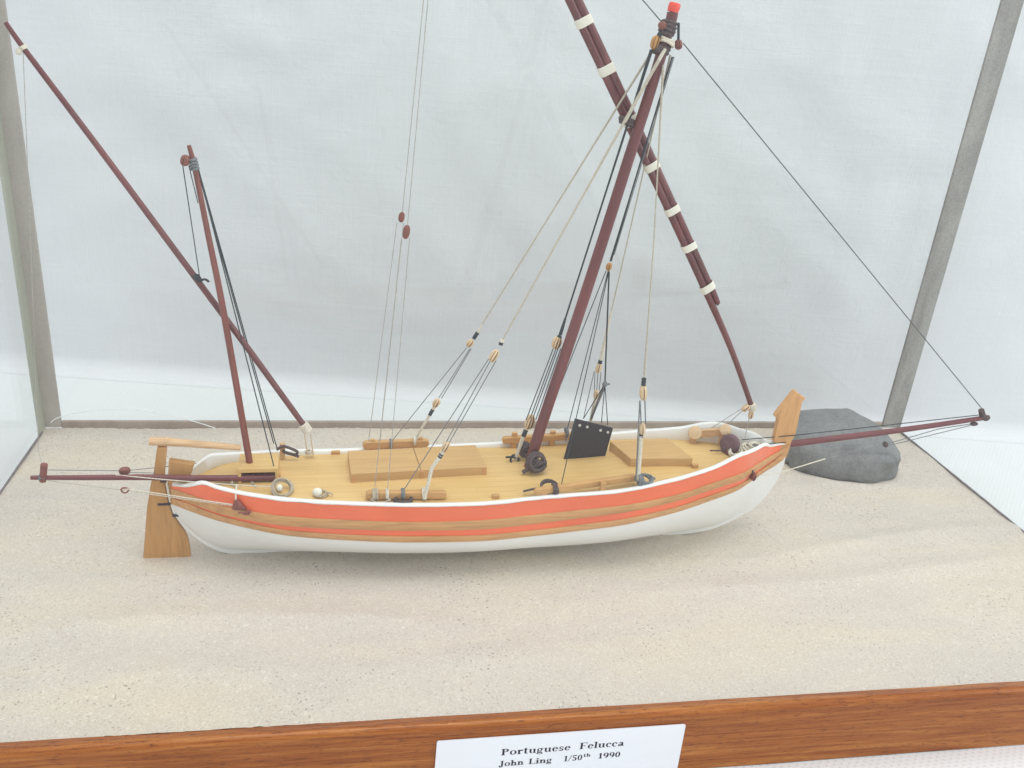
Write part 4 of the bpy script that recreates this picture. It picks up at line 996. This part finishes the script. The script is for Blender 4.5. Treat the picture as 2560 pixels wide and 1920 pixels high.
coil('belaying_turns', on_bar(nf, s_[5][0] - 3), 2.4, .5, M_BROWN, o, 5, (1, 0, .1), 1, .4); coil('belaying_coil', V(s_[5]) + Vector((-6, 1, 1.0)), 4.6, .55, M_BROWN, o, 3, (.1, -.7, 1), .75, .6, tail=V(s_[5]) + Vector((-19, 1.5, -1.5)))
rope('lanyard', [B + Vector((.4, 0, -2.4)), s_[6]], .4, M_BLACK, o)
kn_ = V(s_[6]); mb = MB(); mb.ell(kn_, (1.5, 1.2, 1.6)); mb.tube([kn_, kn_ + Vector((2.6, -.3, .2))], .5, 6); P(mb, 'knot', M_DARK, o)
rope('lanyard', [kn_, s_[7]], .235, M_BLACK, o); rope('lanyard', [kn_, s_[8]], .235, M_BLACK, o)
rope('lanyard', [kn_, V(G['creamfar'][5]) + Vector((0, 0, 1))], [.9, .95, .8, .6], M_DARK, o)
rope('lanyard', [kn_ + Vector((-.6, 0, -1)), V(G['creamfar'][6])], .235, M_BLACK, o)
pq = [V(q) for q in G['plate']]; mb = MB(); mb.prism(pq, (0, 0.9, 0)); plate = P(mb, 'black_plate', M_PLATE, boat, bevel=.15)
for q in G['plate_holes']:
    q = V(q); mb = MB(); mb.tube([q + Vector((0, -.35, 0)), q + Vector((0, .2, 0))], .75, 12); P(mb, 'eyelet', M_HOLE, plate)
# cream backstay behind the plate
s_ = G['creamfar']
o = rope('backstay', [s_[0], s_[1]], [.45, .33, .33], M_SHROUD); rope('splice', [s_[1], s_[2]], [.45, .8, 1.0], M_CREAM, o)
seizing(s_[2], lerp(s_[2], s_[3], .55), 1.1, M_BLACK, o); block(s_[3], (2.0, 1.6, 3.1), V(s_[2]) - V(s_[3]), M_BLOCKP, o, 1); block(s_[4], (1.8, 1.5, 2.8), V(s_[2]) - V(s_[4]), M_BLOCKP, o, 1)
for k in (-1.7, 0, 1.7): rope('lanyard', [V(s_[3]) + Vector((k, 0, -2.6)), V(s_[4]) + Vector((k * .8, 0, 2.4))], .22, M_DARK, o)
rope('lanyard', [V(s_[3]) + Vector((-2.2, 0, -2)), V(s_[6])], .22, M_DARK, o); rope('strop', [s_[4], s_[5]], [.9, .9], M_CREAM, o)
# cream backstay to the near rail
s_ = G['creamnear']
o = rope('backstay', [s_[0], s_[1], s_[2]], [.6, .42, .34, .32, .32, .38, .6], M_SHROUD); seizing(lerp(s_[2], s_[3], .3), lerp(s_[3], s_[4], .3), 1.15, M_BLACK, o)
block(s_[4], (2.4, 1.9, 4.0), V(s_[3]) - V(s_[4]), M_BLOCKP, o, 1); block(s_[5], (2.1, 1.7, 3.3), V(s_[3]) - V(s_[5]), M_BLOCKP, o, 1)
for k in (-1.3, 1.3): rope('lanyard', [V(s_[4]) + Vector((k, -.5, -4)), V(s_[5]) + Vector((k * .9, -.5, 3))], .33, M_DARK, o)
rope('lanyard', [V(s_[4]) + Vector((-1.6, -1, -4)), V(s_[7]) + Vector((-1.5, -.5, 1))], .33, M_DARK, o)
seizing(lerp(s_[5], s_[6], .6), lerp(s_[6], s_[7], .08), 1.1, M_BLACK, o); rope('strop', [s_[6], s_[7]], [1.2, 1.25, 1.2, 1.1], M_CREAM, o, 8)
coil('belaying_turns', V(s_[7]) + Vector((1, 0, 1)), 2.6, .55, M_DARK, o, 5, (1, .1, 0), 1, .5); coil('belaying_coil', V(s_[7]) + Vector((3.5, 1, .8)), 4.2, .5, M_DARK, o, 5, (.1, -.5, 1), .7, .8, tail=V(s_[7]) + Vector((10, 2, 0)))
# sling of the yard at the mast head
s_ = G['sling']; rope('yard_sling', [s_[0], s_[1]], [.85, .8, .9], M_CREAM, boat, 8)
o = coil('yard_parrel', V(s_[1]) + Vector((2.5, 4, -.5)), 3.6, .75, M_BROWN, boat, 4, (.3, 0, 1), 1.0, .4)
# stays
rope('forestay', [G['forestay'][0], G['forestay'][1]], .27, M_STAYC); rope('peak_line', [G['peakline'][0], G['peakline'][1], G['peakline'][2]], .27, M_STAYC)
o = block(G['top_block_l'], (2.6, 2.0, 3.0), (0.2, 0, 1), M_BLOCKT, mast, 2); seizing(V(G['top_block_l']) + Vector((1.4, 0, 2.6)), V(G['top_block_l']) + Vector((5, 0, 9)), 1.3, M_BLACK, mast)
block(G['top_block_r'], (1.9, 1.8, 2.2), (-.3, 0, 1), M_BLOCKR, mast, 1); rope('block_strop', [G['top_block_r'], V(G['top_block_r']) + Vector((-1.5, 0, 9))], .6, M_BLACK, mast)
block(G['top_sheave'], (1.8, 1.8, 2.0), (0, 1, 0), M_BLOCKR, mast, 1)
coil('cream_turns', V(G['sling'][0]) + Vector((1.0, 2.5, 3.0)), 3.2, .7, M_CREAM, mast, 3, (.4, 0, 1), 1.0, .6)

# ---- mizzen rigging
block(G['miz_block'], (2.3, 1.9, 2.4), (0.3, 0, 1), M_BLOCKR, mizzen, 1)
o = rope('mizzen_halyard', G['miz_parrel'], .235, M_BLACK); q = V(G['miz_parrel'][1])
coil('halyard_knot', q + Vector((-.6, -.6, -1.0)), 1.7, .55, M_BLACK, o, 3, (1, 0, 1), 1, .2, tail=q + Vector((4.2, -1.5, -2.5)))
rope('mizzen_halyard_fall', G['miz_side'], .235, M_BLACK)
for key in ('miz_l1', 'miz_l2', 'miz_l3'):
    a_, b_ = V(G[key][0]), V(G[key][1])
    if key == 'miz_l3': a_ = a_ + Vector((-.8, 1.2, 1)); b_ = b_ + Vector((-.6, 1.0, 1))
    o = rope('mizzen_shroud', [a_, b_], .29, M_BLACK)
    if key == 'miz_l1':
        mb = MB(); mb.tube(spline(G['cleat_loop'], 5), .75, 7); P(mb, 'belaying_loop', M_BROWN, o)
c0_, c1_ = [V(q) for q in G['cleat_far']]
mb = MB(); mb.tube([c0_ - Vector((0, 0, .5)), c0_, c1_], [1.2, 1.3, 1.5], 10); P(mb, 'belaying_pin', M_PALE)
q = [V(k) for k in G['miz_heel']]
o = rope('heel_tackle', [q[1], q[2]], .3, M_CREAM); rope('lanyard', [q[3], q[4]], .3, M_CREAM, o)
mb = MB(); e = (V(G['mizzen_yard'][1]) - V(G['mizzen_yard'][0])).normalized(); y0_ = V(G['mizzen_yard'][0])
for k in range(5): mb.tube([y0_ + e * (.8 + 1.0 * k) + (e.cross(Vector((0, 1, 0))).normalized() * math.cos(th) + Vector((0, 1, 0)) * math.sin(th)) * 2.0 for th in np.linspace(0, 6.28, 14, endpoint=False)], .6, 6, closed=True)
P(mb, 'heel_lashing', M_CREAM, mizyard)
coil('belaying_turns', V(q[2]) + Vector((.8, -.5, 1.5)), 1.6, .4, M_CREAM, o, 6, (0, 0, 1), 1, .5)
s_ = G['peak_vang']; rope('peak_vang', [s_[0], s_[1], s_[2]], .14, M_FINE)
# outrigger tackles
s_ = G['out_far']; o = rope('outrigger_sheet', [s_[0], s_[1], s_[2]], .17, M_DARK); rope('lanyard', [V(s_[1]) + Vector((2, 0, -1)), s_[3]], .17, M_DARK, o)
block(s_[1], (2.6, 2.0, 2.6), (1, 0, .1), M_BLOCKR, o, 1)
s_ = G['out_near']; o = rope('outrigger_sheet', [s_[0], s_[1]], .13, M_FINE)
coil('hook', s_[1], 1.7, .4, M_BLOCKR, o, 1, (.1, -1, .2), .7, .3)
rope('lanyard', [V(s_[1]) + Vector((1, 0, -.3)), s_[2]], .25, M_CREAM, o); rope('lanyard', [V(s_[1]) + Vector((1, 0, .8)), s_[3]], .25, M_CREAM, o)
tb = V(s_[5]); mb = MB()
mb.add([tb + Vector(p) * 0.85 for p in [(-4.0, -1, -3.4), (5.6, -1, -4.0), (-1.2, -.8, 5.0), (-3.4, .9, -3.0), (4.6, .9, -3.6), (-1.2, .6, 4.6), (1.5, -2.2, -2.2)]],
       [(0, 6, 2), (6, 1, 2), (0, 1, 6), (3, 5, 4), (0, 2, 5, 3), (1, 4, 5, 2), (0, 3, 4, 1)])
P(mb, 'block', M_BLOCKR, o, bevel=.8, seg=3)
rope('strop', [tb + Vector((-1.0, -.8, 3.0)), V(s_[4]) + Vector((0, -.8, .3)), V(s_[4]) + Vector((0, 3, .9))], .4, M_CREAM, o)
mb = MB(); mb.tube(spline([tb + Vector(p) for p in ((0, -1.8, -3.6), (3, -2, -3.6), (5.6, -1.8, -3.0), (4.5, -2, -4.6), (2, -2, -4.2))], 4), .45, 6); P(mb, 'hook', M_BLOCKR, o)
s_ = G['out_cream']; o = rope('outrigger_line', [s_[0], s_[1]], .26, M_CREAM, sagv=.6)

# ---- loose coils and small deck fittings
C_ = G['coils']
coil('rope_coil', V(C_[0]) + Vector((0, 0, .2)), 4.6, .42, M_TAN, boat, 6, (0.15, -.75, 1), 1.0, .5); mb = MB(); mb.ell(V(C_[0]) + Vector((-1.4, 0, .4)), (1.5, 1.5, 2.0)); P(mb, 'belaying_pin', M_LASH)
coil('rope_coil', V(C_[1]) + Vector((1.2, 0, .2)), 4.8, .38, M_TAN, boat, 4, (0.1, -.7, 1), .75, .7, tail=V(C_[1]) + Vector((8, -4.5, -1)))
mb = MB(); mb.ell(V(C_[6]) + Vector((-1.5, 0, 1.0)), (2.4, 2.0, 2.3)); o = P(mb, 'cleat', M_LASH); coil('rope_turns', V(C_[6]), 3.0, .4, M_TAN, o, 3, (0, -.2, 1), .8, .5, tail=V(C_[6]) + Vector((6, -1, 0)))
for q, w in zip(G['pins'], (4.6, 3.6, 3.6, 2.0)):
    q = V(q); z = deck_h(q.x, q.y); mb = MB(); mb.box((q.x, q.y, z + .9), (w, 2.0, 2.2)); P(mb, 'deck_block', M_RAIL, boat, bevel=.35)
b0, b1 = [V(q) for q in G['bitts']]
mb = MB(); mb.box((b0 + b1) / 2 + Vector((0, 1.0, -1.4)), ((b1 - b0).length - 2, 2.6, 4.6), ((b1 - b0).normalized(), (b1 - b0).normalized().cross(Vector((0, 0, -1))).normalized(), Vector((0, 0, 1)))); bit = P(mb, 'bitts', M_PALE, boat, bevel=.4)
for q, r in ((b0, 3.9), (b1, 3.4)):
    mb = MB(); ax = Vector((-.3, -1, .45)).normalized(); mb.tube([q - ax * -1.0, q + ax * 1.4, q + ax * 2.6, q + ax * 2.9], [r, r * 1.02, r * .95, r * .7], 20); P(mb, 'round_head', M_BLOCKP, bit)
    mb = MB(); mb.box((q.x, q.y + .5, (q.z + deck_h(q.x, q.y)) / 2 - 1), (3.2, 3.2, q.z - deck_h(q.x, q.y))); P(mb, 'post', M_PALE, bit, bevel=.3)
dq = V(G['drum'][0])
mb = MB(); ax = Vector((-.75, -.55, .2)).normalized(); mb.tube([dq - ax * 3, dq - ax * 1, dq + ax * 1, dq + ax * 2.2], [4.4, 5.7, 5.9, 4.8], 18); dr = P(mb, 'windlass_drum', M_DRUM, boat, bevel=.4)
mb = MB(); mb.tube([dq - ax * 2.5, dq - ax * 6.8], [2.6, 2.3], 12); P(mb, 'drum_axle', M_OUT, dr)
mb = MB(); mb.box(dq + Vector((-.6, -1.5, -5.2)), (4.5, 3.5, 5.5)); P(mb, 'drum_support', M_OUT, dr, bevel=.8)
rope('drum_handle', [dq + ax * 2 + Vector((0, 0, -3)), dq + Vector((-7.0, -1.5, -3.3)), dq + Vector((-12.3, -2.0, -2.7))], .42, M_BROWN, dr)
for q, r, m_, t_ in ((C_[7], 3.0, M_CREAM, 5), (C_[8], 2.6, M_CREAM, 5), (C_[9], 3.4, M_CREAM, 4), (V(C_[7]) + Vector((-1, 1, -2)), 3.8, M_CREAM, 4)):
    coil('rope_coil', q, r, .5, m_, boat, t_, (random.uniform(-.3, .3), -.4, 1), .8, .9)
mb = MB(); mb.ell(V(C_[7]) + Vector((3.0, -.5, 0.3)), (1.7, 1.4, 1.8)); P(mb, 'rope_knot', M_DARK)
# ---- bow lines
s_ = G['bow_l1']; rope('bow_line', [s_[0], s_[1], s_[2]], .26, M_BLACK)
s_ = G['bow_l2']; rope('bow_line', [s_[0], s_[1]], .26, M_BLACK)
s_ = G['bobstay']; nb_ = V(s_[0])
o = rope('bobstay', [s_[5], s_[2]], .3, M_DARK); rope('bobstay_served_end', [nb_ + Vector((3, -.3, .6)), s_[1], s_[5]], [.16, .2, .32, .36], M_CREAM, o)
block(nb_, (3.4, 1.5, 2.2), (.25, 0, 1), M_BLOCKR, o, 1); rope('strop', [nb_ + Vector((-.5, -.4, 1.5)), nb_ + Vector((-1.5, .2, 4.0))], .5, M_BROWN, o)
hk_ = V(s_[2]); block(hk_, (2.6, 1.4, 1.5), (.2, 0, 1), M_BROWN, o, 1)
rope('lanyard', [hk_, s_[3], V(s_[4]) + Vector((-.5, 0, .8))], .26, M_DARK, o); rope('lanyard', [hk_ + Vector((1.5, 0, -1)), s_[4]], .24, M_DARK, o)
# ---- heel of the main yard
s_ = [V(q) for q in G['heel_tackle']]
mb = MB()
hp_, he_ = near_on(ya, s_[0] + Vector((2.5, 0, 0)))
for k in range(4): mb.tube([hp_ + he_ * (k * 1.1 - 2.5) + (he_.cross(Vector((0, 1, 0))).normalized() * math.cos(th) + Vector((0, 1, 0)) * math.sin(th)) * 2.0 for th in np.linspace(0, 6.28, 14, endpoint=False)], .6, 6, closed=True)
P(mb, 'heel_lashing', M_CREAM, yard)
o = rope('heel_tackle', [s_[0], s_[3]], .2, M_FINE); block(s_[0] + Vector((-.2, -1, -.6)), (2.4, 1.8, 2.4), (1, 0, 1), M_BLOCKP, o, 1); block(s_[1] + Vector((0, -1, -.2)), (1.7, 1.5, 2.4), (0, 0, 1), M_BLOCKP, o, 1)
rope('lanyard', [s_[2], s_[4]], .2, M_FINE, o); rope('lanyard', [s_[1], s_[5]], .2, M_FINE, o)
